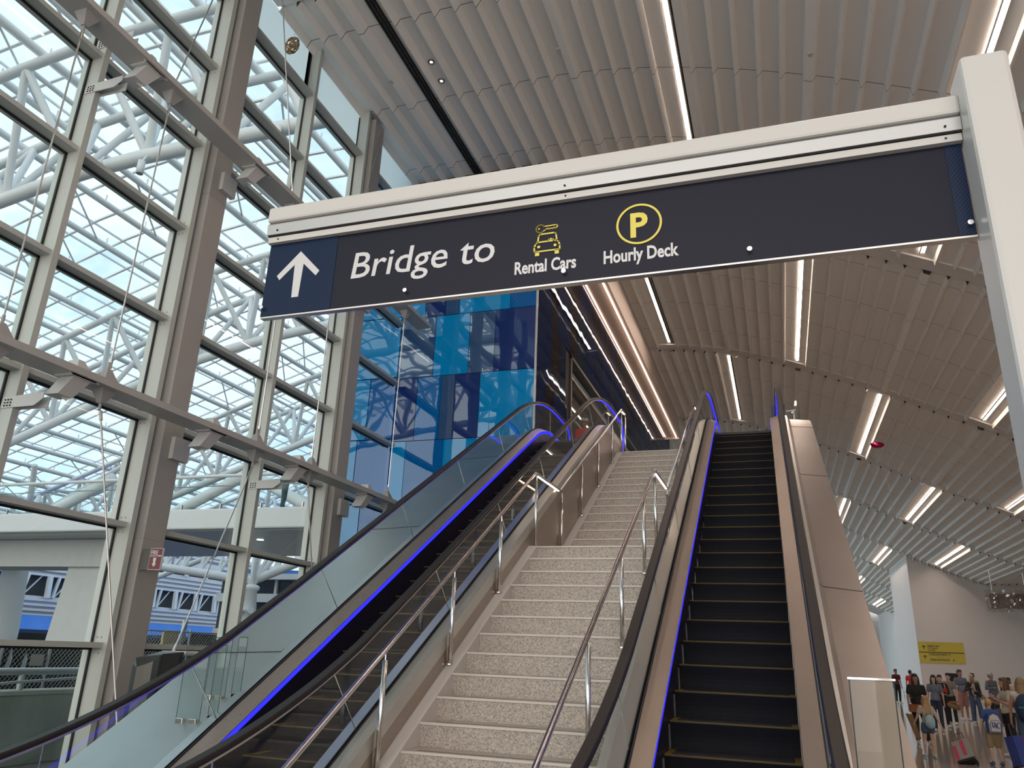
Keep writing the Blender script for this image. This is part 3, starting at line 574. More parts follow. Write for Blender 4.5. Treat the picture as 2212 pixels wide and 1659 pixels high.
# roof lid above the vault keeps daylight out
lid = MB(); xs = [XG-.3+(XR+.6-XG)*i/40 for i in range(41)]
lid.add([(px, y, zc(px)+.62) for y in (-10.5, 110) for px in xs], [(i, i+1, 42+i, 41+i) for i in range(40)])
struct(lid.build('ceiling', ARCHM))

# ceiling fittings
def downlight(x, y, lab):
    z = zc(x)+.145; t = T('recessed_downlight', lab, 'downlight', (x, y, z), 'round downlights by the slot')
    MB().lathe((x, y, z), [(.075, .0), (.075, -.012), (.062, -.012), (.062, 0)], 20).build('trim_ring', mat('downlight ring', (.28, .25, .24), .3, .6, var=0), t, True)
    MB().lathe((x, y, z), [(.061, -.004), (.04, -.003), (.0, -.003)], 20).build('reflector', mat('downlight reflector', (.5, .4, .36), .2, .5, var=0), t, True)
    MB().lathe((x, y+.008, z), [(.036, -.007), (.0, -.007)], 16).build('lamp', emit('downlight lamp', (1, .72, .6), 4), t)
downlight(-6.17, 11.83, 'round recessed ceiling downlight, nearer the top edge of the pair beside the slot')
downlight(-6.19, 12.42, 'round recessed ceiling downlight, lower of the pair beside the slot')
for x, y, s in [(-7.19, 12.0, 'left of the black air slot'), (-3.45, 12.06, 'between the slot and the long light line'), (1.24, 12.2, 'right of the long light line')]:
    o = MB().lathe((x, y, zc(x)+.0), [(.055, .02), (.055, -.008), (.0, -.012)], 18).build('sprinkler_cover', mat('sprinkler cover paint', (.5, .48, .45), .5, var=0))
    tag(o, 'round white sprinkler cover plate on the ceiling '+s, 'sprinkler', 'sprinkler covers on the ceiling')

# ---------------------------------------------------------------- floor slabs
fl = MB(); fl.box(-8.45, XR, -10.5, 112, -2.0, -1.82); struct(fl.build('floor', FLOORM))
up = MB(); up.box(-5.30, .74, 15.35, 15.83, 3.55, 3.968); up.box(-4.90, .74, 15.83, 40.4, 3.55, 3.968); struct(up.build('floor', TERR))
# walls
WALLP = mat('white wall paint', (.66, .62, .60), .6, var=.03)
struct(MB().box(XR, XR+.3, -10.5, 112, -1.82, 8).build('wall_right', WALLP))
bw = MB().box(8.31, XR, 58.6, 68.0, -1.82, 7.2); struct(bw.build('wall_far', WALLP))
struct(MB().box(11.6, XR, 68.0, 111, -1.82, 6.4).build('wall_far', WALLP))
struct(MB().box(-9, XR, 111, 111.4, -1.82, 14).build('wall_end', WALLP))
for k_ in range(15):
    yy_ = 41+4.65*k_; wn_ = T('window_%d' % (20+k_), None, None, (XG, yy_, -1.82), None, 'structure')
    MB().box(XG-.05, XG+.3, yy_, yy_+.35, -1.82, 11.9).build('mullion', FRAME, wn_)
    MB().add([(XG, yy_+.35, -1.8), (XG, yy_+4.65, -1.8), (XG, yy_+4.65, 11.9), (XG, yy_+.35, 11.9)], [(0, 1, 2, 3)]).build('pane', PANE, wn_)
struct(MB().box(8.30, 12, 67.7, 68.01, -1.82, -1.5).build('baseboard_far', mat('grey skirting', (.2, .2, .2), .5)))

# ---------------------------------------------------------------- curtain wall on the left
ZT = [-1.82, -.12, 1.42, 2.94, 4.46, 5.98, 7.50, 9.03, 10.55]       # undersides of the transoms
ML = [-5.96, -3.05, -1.3, 1.6, 3.35, 6.226, 8.266, 10.87, 12.9, 15.72]   # y of the near face of each mullion
COLY = [-5.5+.0, -.85, 3.78, 8.42, 13.06]
FROST, _nt, _out = nodes('frosted top pane')
_a = N(_nt, 'ShaderNodeBsdfTranslucent'); _a.inputs[0].default_value = (.86, .97, .92, 1); _b = N(_nt, 'ShaderNodeBsdfPrincipled'); _b.inputs['Base Color'].default_value = (.55, .64, .58, 1); _b.inputs['Roughness'].default_value = .15
_m = N(_nt, 'ShaderNodeMixShader'); _m.inputs[0].default_value = .3; _nt.links.new(_a.outputs[0], _m.inputs[1]); _nt.links.new(_b.outputs[0], _m.inputs[2]); _nt.links.new(_m.outputs[0], _out.inputs[0])
wn = 0
mull = [-10.0, -7.9, -5.65, -3.3, -1.0, 1.3, 3.64, 6.226, 8.266, 10.85, 12.9, 15.70]
for i in range(len(mull)-1):
    y0, y1 = mull[i], mull[i+1]; wn += 1
    iscol = i in (2, 4, 6, 8, 10)
    yl = y0+(.56 if iscol else .089)       # glass starts after the column that stands beside this mullion
    t = T('window_%d' % wn, None, None, (XG, y0, -1.82), None, 'structure')
    MB().box(XG-.02, XG+.207+(.027 if iscol else 0), y0, y0+.087, -1.82, 11.75).build('mullion', FRAME, t)
    gk = MB(); gk.box(XG-.02, XG+.004, y0-.028, y0-.001, -1.82, 11.6)
    tr = MB(); pane = MB(); cap = MB()
    for k, z in enumerate(ZT):
        zt = ZT[k+1] if k+1 < len(ZT) else 11.72
        tr.box(XG-.02, XG+.17, yl, y1+.0, z, z+.068)
        cap.box(XG-.12, XG-.03, yl+.01, y1-.01, z+.0, z+.066)
        gk.box(XG-.02, XG+.004, yl, y1, z-.028, z-.001)
        if k < len(ZT)-1: pane.add([(XG-.012, yl-.2, z+.05), (XG-.012, y1, z+.05), (XG-.012, y1, zt), (XG-.012, yl-.2, zt)], [(0, 1, 2, 3)])
    tr.build('transom', FRAME, t); cap.build('outer_cap', WHITE, t); gk.build('gasket', DARK, t)
    pane.build('pane', PANE, t)
    top = MB().add([(XG-.012, yl-.2, 10.6), (XG-.012, y1, 10.6), (XG-.012, y1, 11.7), (XG-.012, yl-.2, 11.7)], [(0, 1, 2, 3)])
    top.build('frosted_pane', FROST, t)
    MB().box(XG-.145, XG-.03, y0+.0, y0+.1, -1.82, 11.7).build('outer_cap', WHITE, t)
    # bolt heads at the transom ends on the column mullions
    if iscol and y0 > 5:
        bt = MB()
        for z in ZT[1:]:
            for dz in (-.06, .13):
                for dx in (.05, .12): bt.tube((XG+dx, y0-.006, z+dz), (XG+dx, y0+.002, z+dz), .014, n=8)
        bt.build('bolt', COLP, t)
names_c = {0: 'behind the camera', 1: 'behind the camera side', 2: 'left of the picture', 3: 'tall, nearest in the picture, with the fire sign on it', 4: 'tall, seen beside the blue tinted glass wall'}
for k, y0 in enumerate([-5.50, -.85, 3.78, 8.42, 13.05]):
    t = T('steel_column', 'white painted box column of the glass wall, '+names_c[k], 'column', (XG+.2, y0+.2, -1.82), 'box columns along the glass wall')
    MB().box(XG+.0, XG+.34, y0, y0+.40, -1.82, 11.62).build('shaft', COLP, t, bevel=.008)
    j = MB()
    for z in (1.29, 6.7): j.box(XG-.0, XG+.341, y0-.001, y0+.401, z, z+.006)
    j.build('joint', mat('seam line', (.25, .25, .24), .8, var=0), t)
    MB().box(XG-.05, XG+.42, y0-.06, y0+.46, -1.82, -1.78).build('base_plate', COLP, t)

# ---------------------------------------------------------------- horizontal girders, brackets, rods
def bracket(par, x, y, z, ym, is_col):
    """arms from the mullion or column to the girder"""
    b = MB()
    xs = XG+(.36 if is_col else .03)
    if not is_col:
        for dz in (-.33, .42) if z > 5 else (-.33,):
            b.add([(xs, ym-.012, z+dz-.06), (xs+.5, ym-.012, z+dz-.06), (xs+.62, ym-.012, z+dz+.02), (xs+.62, ym-.012, z+dz+.1), (xs, ym-.012, z+dz+.07),
                   (xs, ym-.002, z+dz-.06), (xs+.5, ym-.002, z+dz-.06), (xs+.62, ym-.002, z+dz+.02), (xs+.62, ym-.002, z+dz+.1), (xs, ym-.002, z+dz+.07)],
                  [(0,1,2,3,4), (9,8,7,6,5), (0,5,6,1), (1,6,7,2), (2,7,8,3), (3,8,9,4), (4,9,5,0)])
            b.box(xs, xs+.6, ym+.09, ym+.1, z+dz-.06, z+dz+.07)
    else:
        b.box(xs-.04, xs+.05, ym-.02, ym+.3, z-.42, z-.1)
    # boxy lantern shaped foot under the girder
    y1 = ym+.02
    vs = []
    for xx, yy, zz in ((x-.17, y1+.0, z-.25), (x+.04, y1+.0, z-.25), (x+.04, y1+.2, z-.25), (x-.17, y1+.2, z-.25), (x-.08, y1+.08, z-.02), (x+.13, y1+.08, z-.02), (x+.13, y1+.32, z-.02), (x-.08, y1+.32, z-.02)): vs.append((xx, yy, zz))
    b.build('bracket_arm', mat('bracket paint', (.56, .56, .55), .35, var=.03), par); b = MB()
    b.add(vs, [(0,1,2,3), (0,4,5,1), (1,5,6,2), (2,6,7,3)])
    b.bar((x-.06, y1+.10, z-.24), (x+.02, y1+.2, z-.03), .012, .2)
    b.box(x-.12, x+.15, y1+.03, y1+.38, z-.016, z+.0)
    b.box(x+.135, x+.15, y1+.0, y1+.42, z-.022, z+.0)
    b.build('bracket_foot', MATS['bracket paint'], par); b = MB()
    b.add([(x-.12, y1+.1, z+.085), (x+.12, y1+.1, z+.085), (x+.12, y1+.32, z+.085), (x-.12, y1+.32, z+.085), (x-.05, y1+.12, z+.20), (x+.10, y1+.12, z+.20), (x+.10, y1+.2, z+.20), (x-.05, y1+.2, z+.20)],
          [(0,1,2,3), (7,6,5,4), (0,4,5,1), (1,5,6,2), (2,6,7,3), (3,7,4,0)])
    b.build('bracket_cap', MATS['bracket paint'], par)
    if not is_col:
        bo = MB()
        for dz in (-.33, .42) if z > 5 else (-.33,):
            for i in range(3):
                for jz in (-.035, 0, .035): bo.tube((xs+.05+.045*i, ym-.022, z+dz+jz), (xs+.05+.045*i, ym-.012, z+dz+jz), .010, n=6)
        bo.build('bolt', BLACK, par)
def lug(par, x, y, z, down=True):
    b = MB(); s = -1 if down else 1; zz = z if down else z+.10
    b.add([(x-.10, y-.02, zz), (x+.10, y-.02, zz), (x+.1, y+.02, zz), (x-.1, y+.02, zz), (x-.10, y+.2, zz), (x+.10, y+.2, zz),
           (x-.03, y+.05, zz+s*.17), (x+.03, y+.05, zz+s*.17), (x+.03, y+.11, zz+s*.17), (x-.03, y+.11, zz+s*.17)],
          [(0,1,7,6), (1,5,8,7), (5,4,9,8), (4,0,6,9), (6,7,8,9), (0,4,5,1)])
    b.tube((x, y+.08, zz+s*.12), (x, y+.08, zz+s*.26), .018, n=8)
    b.build('rod_lug', mat('lug paint', (.36, .35, .34), .5, var=.03), par)
GB = mat('girder paint', (.44, .43, .41), .45, var=.04)
for zi, (zb, lab) in enumerate([(7.30, 'upper horizontal steel girder running along the glass wall'), (2.86, 'lower horizontal steel girder running along the glass wall')]):
    t = T('wall_girder', lab+(' near the top of the picture' if zi == 0 else ', at about half height'), 'steel beam', (-7.65, 5, zb), 'horizontal girders in front of the glass wall')
    MB().box(-7.84, -7.46, -9.5, 15.5, zb, zb+.085).build('beam', GB, t)
    for k, y in enumerate(mull[1:-1]):
        col = y in (3.64, 8.266, 12.9) or (k+1) in (2, 4)
        bracket(t, -7.65, y, zb, y+.35 if col else y, col)
    ls = [(5.35, 1), (6.85, 1), (9.85, 1), (11.4, 1), (14.4, 1), (.7, 1), (2.2, 1)] if zi == 0 else [(6.8, 1), (9.82, 1), (11.4, 1), (14.3, 1), (5.35, 1)]
    for y, _ in ls:
        lug(t, -7.65, y, zb, True)
        if zi == 1: lug(t, -7.65, y, zb, False)
rods = [((-7.65, 5.43, 7.05), (-7.65, 5.43, 3.0), 'thin steel rod hanging between the girders at the far left of the picture'),
        ((-7.65, 6.93, 7.05), (-7.65, 6.9, 3.15), 'thin steel rod between the two girders just left of the big column'),
        ((-7.65, 6.9, 2.6), (-6.9, 7.35, -.98), 'thin steel rod from the lower girder down past the fire sign column'),
        ((-7.65, 6.92, 7.42), (-7.98, 7.9, 11.4), 'slanting steel rod from the upper girder up to the roof, upper left'),
        ((-7.65, 9.89, 7.5), (-7.80, 8.9, 11.3), 'thin steel rod rising past the foil balloon to the ceiling'),
        ((-7.65, 11.9, 7.4), (-8.1, 13.4, 11.5), 'slanting steel rod beside the column, above the sign beam'),
        ((-7.65, 9.93, 7.0), (-7.65, 9.93, 3.15), 'thin steel rod in front of the middle mullion'),
        ((-7.65, 11.48, 7.0), (-7.65, 11.48, 3.15), 'thin steel rod left of the second column'),
        ((-7.65, 9.9, 2.6), (-7.65, 8.85, -.15), 'slanting steel rod running down to the steel cabinet'),
        ((-7.65, 11.48, 2.6), (-7.65, 12.2, .3), 'thin steel rod below the lower girder, beside the second column'),
        ((-7.65, 14.48, 7.0), (-7.65, 14.42, 3.15), 'thin steel rod in front of the edge of the blue wall'),
        ((-7.65, 14.42, 2.6), (-7.5, 12.9, 1.3), 'slanting steel rod below the end of the lower girder')]
for p, q, l in rods:
    t = T('tension_rod', l, 'rod', q, 'thin rods bracing the glass wall')
    p, q = Vector(p), Vector(q); d = (p-q).normalized()
    MB().tube(q, p, .011, n=8).build('rod', STEEL, t)
    MB().tube(p-d*.12, p, .02, n=8).build('end_fitting', STEEL, t); MB().tube(q, q+d*.12, .02, n=8).build('end_fitting', STEEL, t)

# ---------------------------------------------------------------- blue glass building inside the hall
BL = {'n': mirror_glass('navy glass', (.010, .03, .16), .06), 'm': mirror_glass('mid blue glass', (.0, .12, .40), .04, stripe=(.0, .09, .32)),
      'c': mirror_glass('cyan blue glass', (.0, .24, .56), .05), 's': mirror_glass('slate blue glass', (.03, .08, .20), .14),
      'k': mirror_glass('black blue glass', (.010, .020, .05), .01, .003, ior=1.16), 'b': mirror_glass('brown black glass', (.022, .016, .018), .01, .003, ior=1.16), 'w': mirror_glass('deep navy glass', (.008, .018, .075), .01, .003, ior=1.16)}
ALU = mat('panel edge aluminium', (.55, .55, .55), .3, .6, var=0)
YB = 15.85
tb = struct(MB().box(-10.0, -4.93, YB+.03, YB+.3, -1.82, 12.2).build('wall_back', BLACK))
rows = [(10.9, 11.62, [(-8.43, -6.9, 'c'), (-6.9, -5.6, 'n'), (-5.6, -4.92, 'm')]),
        (9.33, 10.89, [(-8.43, -7.6, 'n'), (-7.6, -6.3, 'c'), (-6.3, -5.7, 's'), (-5.7, -4.92, 'c')]),
        (7.77, 9.33, [(-8.43, -7.82, 'c'), (-7.82, -7.28, 'n'), (-7.28, -6.92, 's'), (-6.92, -5.6, 'c'), (-5.6, -4.92, 'm')]),
        (6.2, 7.77, [(-8.43, -7.5, 's'), (-7.5, -6.6, 'c'), (-6.6, -5.95, 's'), (-5.95, -4.92, 'n')]),
        (4.62, 6.2, [(-8.43, -7.87, 'n'), (-7.87, -7.25, 'm'), (-7.25, -6.9, 's'), (-6.9, -6.27, 'n'), (-6.27, -4.92, 'c')]),
        (3.05, 4.62, [(-8.43, -8.05, 'c'), (-8.05, -7.1, 'm'), (-7.1, -5.9, 'c'), (-5.9, -4.92, 'm')]),
        (1.5, 3.05, [(-8.43, -7.3, 'n'), (-7.3, -6.2, 's'), (-6.2, -4.92, 'n')]),
        (-.1, 1.5, [(-8.43, -7.5, 'n'), (-7.5, -6.2, 'm'), (-6.2, -4.92, 'n')]),
        (-1.81, -.1, [(-8.43, -7.0, 'm'), (-7.0, -4.92, 'n')])]
for z0, z1, ps in rows:
    for x0, x1, c in ps:
        MB().box(x0+.006, x1-.006, YB, YB+.028, z0+.008, z1-.008).build('glass_panel', BL[c], tb)
tb2 = struct(MB().box(-10.0, -8.5, YB+.03, YB+.3, -1.7, 13).build('wall_outer', BLACK))
for z0, z1, sp in [(11.0, 12.6, -9.2), (9.4, 11.0, -9.5), (7.85, 9.4, -9.0), (6.25, 7.85, -9.6), (4.7, 6.25, -9.15), (3.15, 4.7, -9.35), (1.6, 3.15, -9.1), (0, 1.6, -9.3), (-1.6, 0, -9.5)]:
    for x0, x1, c in ((-10, sp, 'c'), (sp, -8.44, 'c' if z0 > 5 else 'm')):
        MB().box(x0+.01, x1-.01, YB, YB+.028, z0+.012, z1-.012).build('glass_panel', BL[c], tb2)
MB().box(-4.945, -4.905, YB-.02, YB+.03, -1.8, 11.6).build('corner_trim', ALU, tb)
# dark wall running away from the corner (x = -4.92)
XD = -4.92
td = T('wall_passage', None, None, (XD, 28, 3.97), None, 'structure')
core = MB(); core.box(XD-.3, XD-.03, YB+.05, 19.1, -1.8, 11.5); core.box(XD-.3, XD-.03, 19.1, 30.9, 7.75, 11.5); core.box(XD-.3, XD-.03, 30.9, 40.2, 3.9, 11.5)
core.box(XD-.3, XD-.03, 19.1, 30.9, -1.8, 3.97)
core.build('backing', BLACK, td)
rnd = random.Random(3)
for z0, z1 in ((3.97, 6.2), (6.2, 7.77), (7.77, 9.33), (9.33, 10.9), (10.9, 11.6)):
    y = YB+.02; prev = None
    while y < 40.1:
        wd = rnd.choice((.62, .8, 1.0, 1.25)); ye = min(40.15, y+wd)
        c = rnd.choice([k for k in 'kkbbw' if k != prev] or ['k']); prev = c
        if not (z0 < 7.7 and y > 18.5 and y < 30.9) :
            MB().box(XD-.028, XD, y+.008, ye-.008, z0+.008, z1-.008).build('glass_panel', BL[c], td)
        y = ye
# shop-like opening with a pale interior
op = MB(); op.box(XD-.25, XD+.01, 19.1, 19.2, 3.97, 7.75); op.box(XD-.25, XD+.01, 30.8, 30.9, 3.97, 7.75); op.box(XD-.25, XD+.01, 19.1, 30.9, 7.68, 7.77)
op.build('door_frame', mat('bronze frame', (.10, .085, .06), .35, .5, var=0), td)
MB().box(XD-1.9, XD-.3, 19.2, 30.8, 7.4, 7.6).build('opening_soffit', mat('dark soffit', (.03, .03, .03), .6), td)
MB().box(XD-2.2, XD-1.9, 19.0, 31, 3.97, 7.6).build('opening_back', mat('passage wall', (.20, .17, .15), .35, var=.1), td)
MB().add([(XD-.1, 19.2, 3.97), (XD-.1, 30.8, 3.97), (XD-.1, 30.8, 7.2), (XD-.1, 19.2, 7.2)], [(0, 1, 2, 3)]).build('opening_glass', glass('dark lobby glass', (.55, .5, .45), .5), td)
MB().box(XD-.12, XD-.06, 19.2, 30.8, 7.2, 7.28).build('transom_bar', mat('bronze frame light', (.2, .17, .12), .3, .6, var=0), td)
# lit soffit box along the top of the dark wall
ts = T('light_cove', 'pinkish lit soffit box with a bright light line along the top of the dark glass wall', 'light cove', (-4.6, 28, 10.55))
SOF = mat('soffit paint', (.66, .56, .50), .6, var=.02)
s = MB(); s.box(-4.9, -4.34, 16.0, 38.2, 10.62, 10.66); s.box(-4.36, -4.20, 16.0, 38.2, 10.58, 11.7); s.box(-4.92, -4.2, 38.2, 38.25, 10.5, 11.7)
s.build('soffit_board', SOF, ts)
MB().box(-4.355, -4.315, 16.1, 38.15, 10.565, 10.58).build('diffuser', emit('cove line', (1, .68, .5), 14), ts)
MB().box(-4.90, -4.86, 16.1, 38.1, 10.60, 10.618).build('diffuser', emit('cove line reflection', (1, .62, .45), 6), ts)  # glowing strip standing in for the light line mirrored in the dark wall

# upper floor edge pieces near the top of the right escalator
t = T('glass_screen', 'small frameless glass screen with a steel clamp standing at the top of the right escalator', 'glass screen', (.6, 17, 3.97))
MB().box(.45, .66, 17, 17.015, 4.05, 5.40).build('pane', BGLASS, t); MB().box(.66, .675, 16.2, 17, 4.0, 5.1).build('pane', BGLASS, t)
m_ = MB(); m_.tube((.43, 16.98, 5.17), (.63, 16.98, 5.19), .02); m_.tube((.58, 16.96, 3.97), (.58, 16.96, 5.17), .025); m_.ball((.55, 16.93, 5.1), .035); m_.build('steel_rail', STEELP, t)
t = T('wayfinding_pylon', 'narrow navy blue sign pylon standing behind the right escalator handrail', 'sign', (.2, 17.4, 3.97))
MB().box(.13, .42, 17.3, 17.45, 3.97, 5.42).build('panel', mat('navy sign film', (.012, .02, .08), .4, var=0), t)
MB().box(.10, .45, 17.25, 17.5, 3.968, 4.0).build('base', STEEL, t)
# ================================================================ escalators and stairs
TAN = tan(radians(30))
def smin(a, b, k):
    h = max(k-abs(a-b), 0)/k; return min(a, b)-h*h*k/4
def smax(a, b, k): return -smin(-a, -b, k)
Z0, Z1 = -1.82, 3.965
def zline(y, kl=.35, ku=.35, off=0):
    return smin(smax(-.6374+(y-6.1257)*TAN+0, Z0, kl), Z1, ku)+off
def path(y0, y1, off=0, kl=.35, ku=.35, st=.12):
    ys = []; y = y0
    while y < y1:
        ys.append(y)
        near = abs(y-4.08) < 1.4 or abs(y-14.1) < 1.4
        y += st if near else .9
    ys.append(y1)
    return [(y, zline(y, kl, ku, off)) for y in ys]
SKIRT = mat('dark skirt panel', (.018, .015, .022), .35, .3, var=.02)
RISER = stripes('grooved dark step riser', (.004, .005, .006), (.013, .014, .017), 0, .0095, .42, .6, bump=.5)
TREAD = stripes('ribbed step tread', (.02, .02, .02), (.08, .08, .08), 0, .0095, .45, .4, metal=.6, bump=.6)
YEL = mat('yellow comb edge', (.13, .09, .02), .9, var=.15, scale=60, spec=.1)
CLAD = brushed('escalator cladding steel', (.66, .66, .64), .34, (30, 1, 30), bump=.22)
BRONZE = brushed('bronze tinted cladding', (.43, .37, .32), .36, (30, 1, 30), bump=.0)
HP = [(-.040, -.012), (-.040, .006), (-.030, .020), (.030, .020), (.040, .006), (.040, -.012), (.026, -.020), (-.026, -.020)]
def escalator(xc, label, left_wide, right_wide):
    t = T('escalator', label, 'escalator', (xc, 9.3, Z0), 'escalators either side of the stairs')
    hw = .47
    # steps, each its own part
    for k in range(-6, 25):
        y = 6.1257+k*.34987; z = -.6374+k*.202
        zt = min(max(z, Z0+.0), Z1); 
        
        if z < Z0-.01: continue
        s = MB(); s.cur = 0
        arc = [(y-.0+.018*sin(pi*i/6)+.03*(i/6)**2, zt-.012-(min(.2, .202)*i/6)) for i in range(7)]
        sec = arc
        vs = [(x, yy, zz) for x in (xc-hw+.004, xc+hw-.004) for yy, zz in sec]; n = len(sec)
        s.add(vs, [(i, n+i, n+i+1, i+1) for i in range(n-1)])
        s.cur = 1; s.box(xc-hw+.004, xc+hw-.004, y+.012, y+.40, zt-.03, zt)
        s.cur = 2; s.box(xc-hw+.004, xc+hw-.004, y-.003, y+.010, zt-.007, zt+.0015); s.box(xc-hw+.004, xc+hw-.004, y+.385, y+.40, zt-.01, zt+.0015) if k < 21 else None
        s.box(xc-hw+.004, xc-hw+.05, y+.012, y+.39, zt-.01, zt+.0018); s.box(xc+hw-.05, xc+hw-.004, y+.012, y+.39, zt-.01, zt+.0018)
        s.build('step', [RISER, TREAD, YEL], t)
    for (a, b, z) in ((2.0, 4.12, Z0), (14.15, 16.6, Z1)):
        MB().box(xc-.6, xc+.6, a, b, z-.04, z+.003).build('landing_plate', TREAD, t)
    p = path(2.6, 15.9)
    for s in (-1, 1):
        g = lambda o: xc+s*o
        MB().sweep([(g(.4725), -.30), (g(.4725), .29), (g(.49), .29), (g(.49), -.30)], p).build('skirt', SKIRT, t)
        MB().sweep([(g(.4705), .235), (g(.4705), .288), (g(.4725), .288), (g(.4725), .235)], p).build('light_strip', BLUE_LED, t)
        MB().sweep([(g(.466), .289), (g(.466), .296), (g(.600), .345), (g(.600), .289)], p).build('inner_deck', DECK if xc < -2 else BRONZE, t)
        MB().sweep([(g(.601), .25), (g(.601), .358), (g(.612), .362), (g(.612), .25)], p).build('gasket', DARK, t)
        MB().sweep([(g(.628), .25), (g(.628), .362), (g(.636), .358), (g(.636), .25)], p).build('gasket', DARK, t)
        MB().sweep([(g(.637), .20), (g(.637), .352), (g(.75), .335), (g(.75), .20)], p).build('outer_deck', CLAD, t)
        # handrail with rounded newel ends
        up = path(2.45, 16.35, .985, 1.1, .75, .1)
        R = .36
        yb, zb = up[-1]; ya, za = up[0]
        end = [(yb+R*sin(a), zb-R+R*cos(a)) for a in [pi*i/14 for i in range(1, 15)]]
        sta = [(ya-R*sin(a), za-R+R*cos(a)) for a in [pi*i/14 for i in range(14, 0, -1)]]
        hp = sta+up+end+[(yb-.35, zb-2*R+.0)]
        hp = [(ya+.35, za-2*R)]+hp
        MB().nsweep([(dx, dn) for dx, dn in HP], hp, g(.62)).build('handrail', RUBBER, t, 'auto')
        MB().nsweep([(dx, dn) for dx, dn in [(-.022, -.020), (.022, -.020), (.022, -.036), (-.022, -.036)]], hp[1:-1], g(.62)).build('rail_channel', STEEL, t)
        # blue line under the handrail on the top landing
        led = [q for q in up if q[0] > 13.9]+end[:11]
        MB().nsweep([(dx, dn) for dx, dn in [(-.011, -.037), (.011, -.037), (.011, -.046), (-.011, -.046)]], led, g(.62)).build('light_strip', BLUE_LED, t)
        # glass balustrade in separate sheets
        js = [2.45, 4.0, 5.6, 7.25, 8.9, 10.55, 12.2, 13.6, 15.0, 16.35]
        for a, b in zip(js[:-1], js[1:]):
            def tl(y): return .40 if 4.2 < y < 13.8 else 0
            m = MB(); n = 10; vs = []
            for i in range(n+1):
                f = i/n; y = a+.004+(b-a-.008)*f; tt = tl(a)*(1-f)+tl(b)*f
                yl = y+tt*.0; yu = y-tt
                for x in (g(.616), g(.624)): vs.append((x, yl, zline(yl, .35, .35, .30)))
                for x in (g(.616), g(.624)): vs.append((x, yu, zline(yu, 1.1, .75, .955)))
            fs = []
            for i in range(n):
                k = i*4; fs += [(k, k+4, k+6, k+2), (k+1, k+3, k+7, k+5), (k+2, k+6, k+7, k+3), (k, k+1, k+5, k+4)]
            fs += [(0, 2, 3, 1), (n*4, n*4+1, n*4+3, n*4+2)]
            m.add(vs, fs); m.build('glass_panel', BGLASS, t)
            MB().tube((g(.62), b, zline(b, .35, .35, .36)), (g(.62), b-tl(b), zline(b-tl(b), 1.1, .75, .95)), .004, n=5).build('panel_joint', STEELP, t)
        for (yc, zcn, sg) in ((yb, zb-R-.02, 1), (ya, za-R-.02, -1)):
            m = MB(); q = [(yc+sg*(R-.03)*sin(pi*i/12), zcn+(R-.03)*cos(pi*i/12)) for i in range(13)]
            m.prism(q+[(yc, zcn-(R-.03)), (yc, zcn+(R-.03))], 0, g(.616), g(.624)); m.build('glass_end', BGLASS, t)
        # side of the truss
        wide = left_wide if s < 0 else right_wide
        if wide:
            sec = [(g(.751), -.9), (g(.751), .333), (g(.79), .30), (g(wide), .26), (g(wide), -.9)]
            MB().sweep(sec if s > 0 else sec, path(2.7, 14.75, 0, .5, .5)).build('side_cladding', CLAD if s < 0 else brushed('right cladding steel', (.36, .32, .30), .36, (30, 1, 30), bump=.12), t)
            seam = MB()
            for ys in ([6.6, 9.4, 12.3] if s < 0 else [7.9, 10.9, 13.2]):
                seam.sweep([(g(.76), .3345), (g(.79), .3035), (g(wide-.002), .2635), (g(wide-.002), .259), (g(.79), .297)], [(ys, zline(ys)), (ys+.008, zline(ys+.008))])
            seam.build('cladding_seam', DARK, t)
        else:
            MB().sweep([(g(.70), -1.2), (g(.70), .30), (g(.749), .30), (g(.749), -1.2)], path(2.7, 15.9)).build('side_cladding', BRONZE, t)
        MB().box(g(.50), g(.75), 2.6, 2.7, Z0, Z0+.36).build('deck_end', STEEL, t)
    return t
EL = escalator(-3.68, 'left escalator with glass balustrades and blue light strips, between the glass wall and the stairs', 1.63, 0)
ER = escalator(-.394, 'right escalator with dark empty steps and black handrails, right of the stairs', 0, 1.124)

# clear anti-climb screens clamped on the wide cladding decks
def screen(label, group, pts, zt, hole=True):
    """upright clear sheet from the deck: pts two (x,y) feet"""
    (xa, ya_), (xb, yb_) = pts
    za, zb = zline(ya_, .35, .35, .27), zline(yb_, .35, .35, .27)
    t = T('clear_screen', label, 'clear screen', ((xa+xb)/2, (ya_+yb_)/2, min(za, zb)), group)
    d = Vector((xb-xa, yb_-ya_, 0)).normalized(); nrm = Vector((-d.y, d.x, 0))*.006
    vs = []
    for sg in (-1, 1):
        for x, y, z in ((xa, ya_, za+.03), (xb, yb_, zb+.03), (xb, yb_, zt), (xa, ya_, zt)): vs.append((x+nrm.x*sg, y+nrm.y*sg, z))
    MB().add(vs, [(0, 1, 2, 3), (7, 6, 5, 4), (0, 4, 5, 1), (1, 5, 6, 2), (2, 6, 7, 3), (3, 7, 4, 0)]).build('sheet', ACRYL, t)
    ed = MB()
    for x, y, z in ((xa, ya_, za+.03), (xb, yb_, zb+.03)): ed.tube((x, y, z), (x, y, zt), .0035, n=4)
    ed.tube((xa, ya_, zt), (xb, yb_, zt), .0035, n=4); ed.build('edge', mat('dark sheet edge', (.06, .10, .10), .2, var=0), t)
    for x, y, z in ((xa+d.x*.05, ya_+d.y*.05, za), (xb-d.x*.05, yb_-d.y*.05, zb)):
        MB().box(x-.035, x+.035, y-.025, y+.025, z-.01, z+.045).build('clamp', CHROME, t, bevel=.004)
screen('clear plastic sheet on chrome clamps on the left escalator deck, nearest and widest', 'clear screens on the escalator deck', ((-4.75, 5.66), (-4.52, 5.66)), -.03)
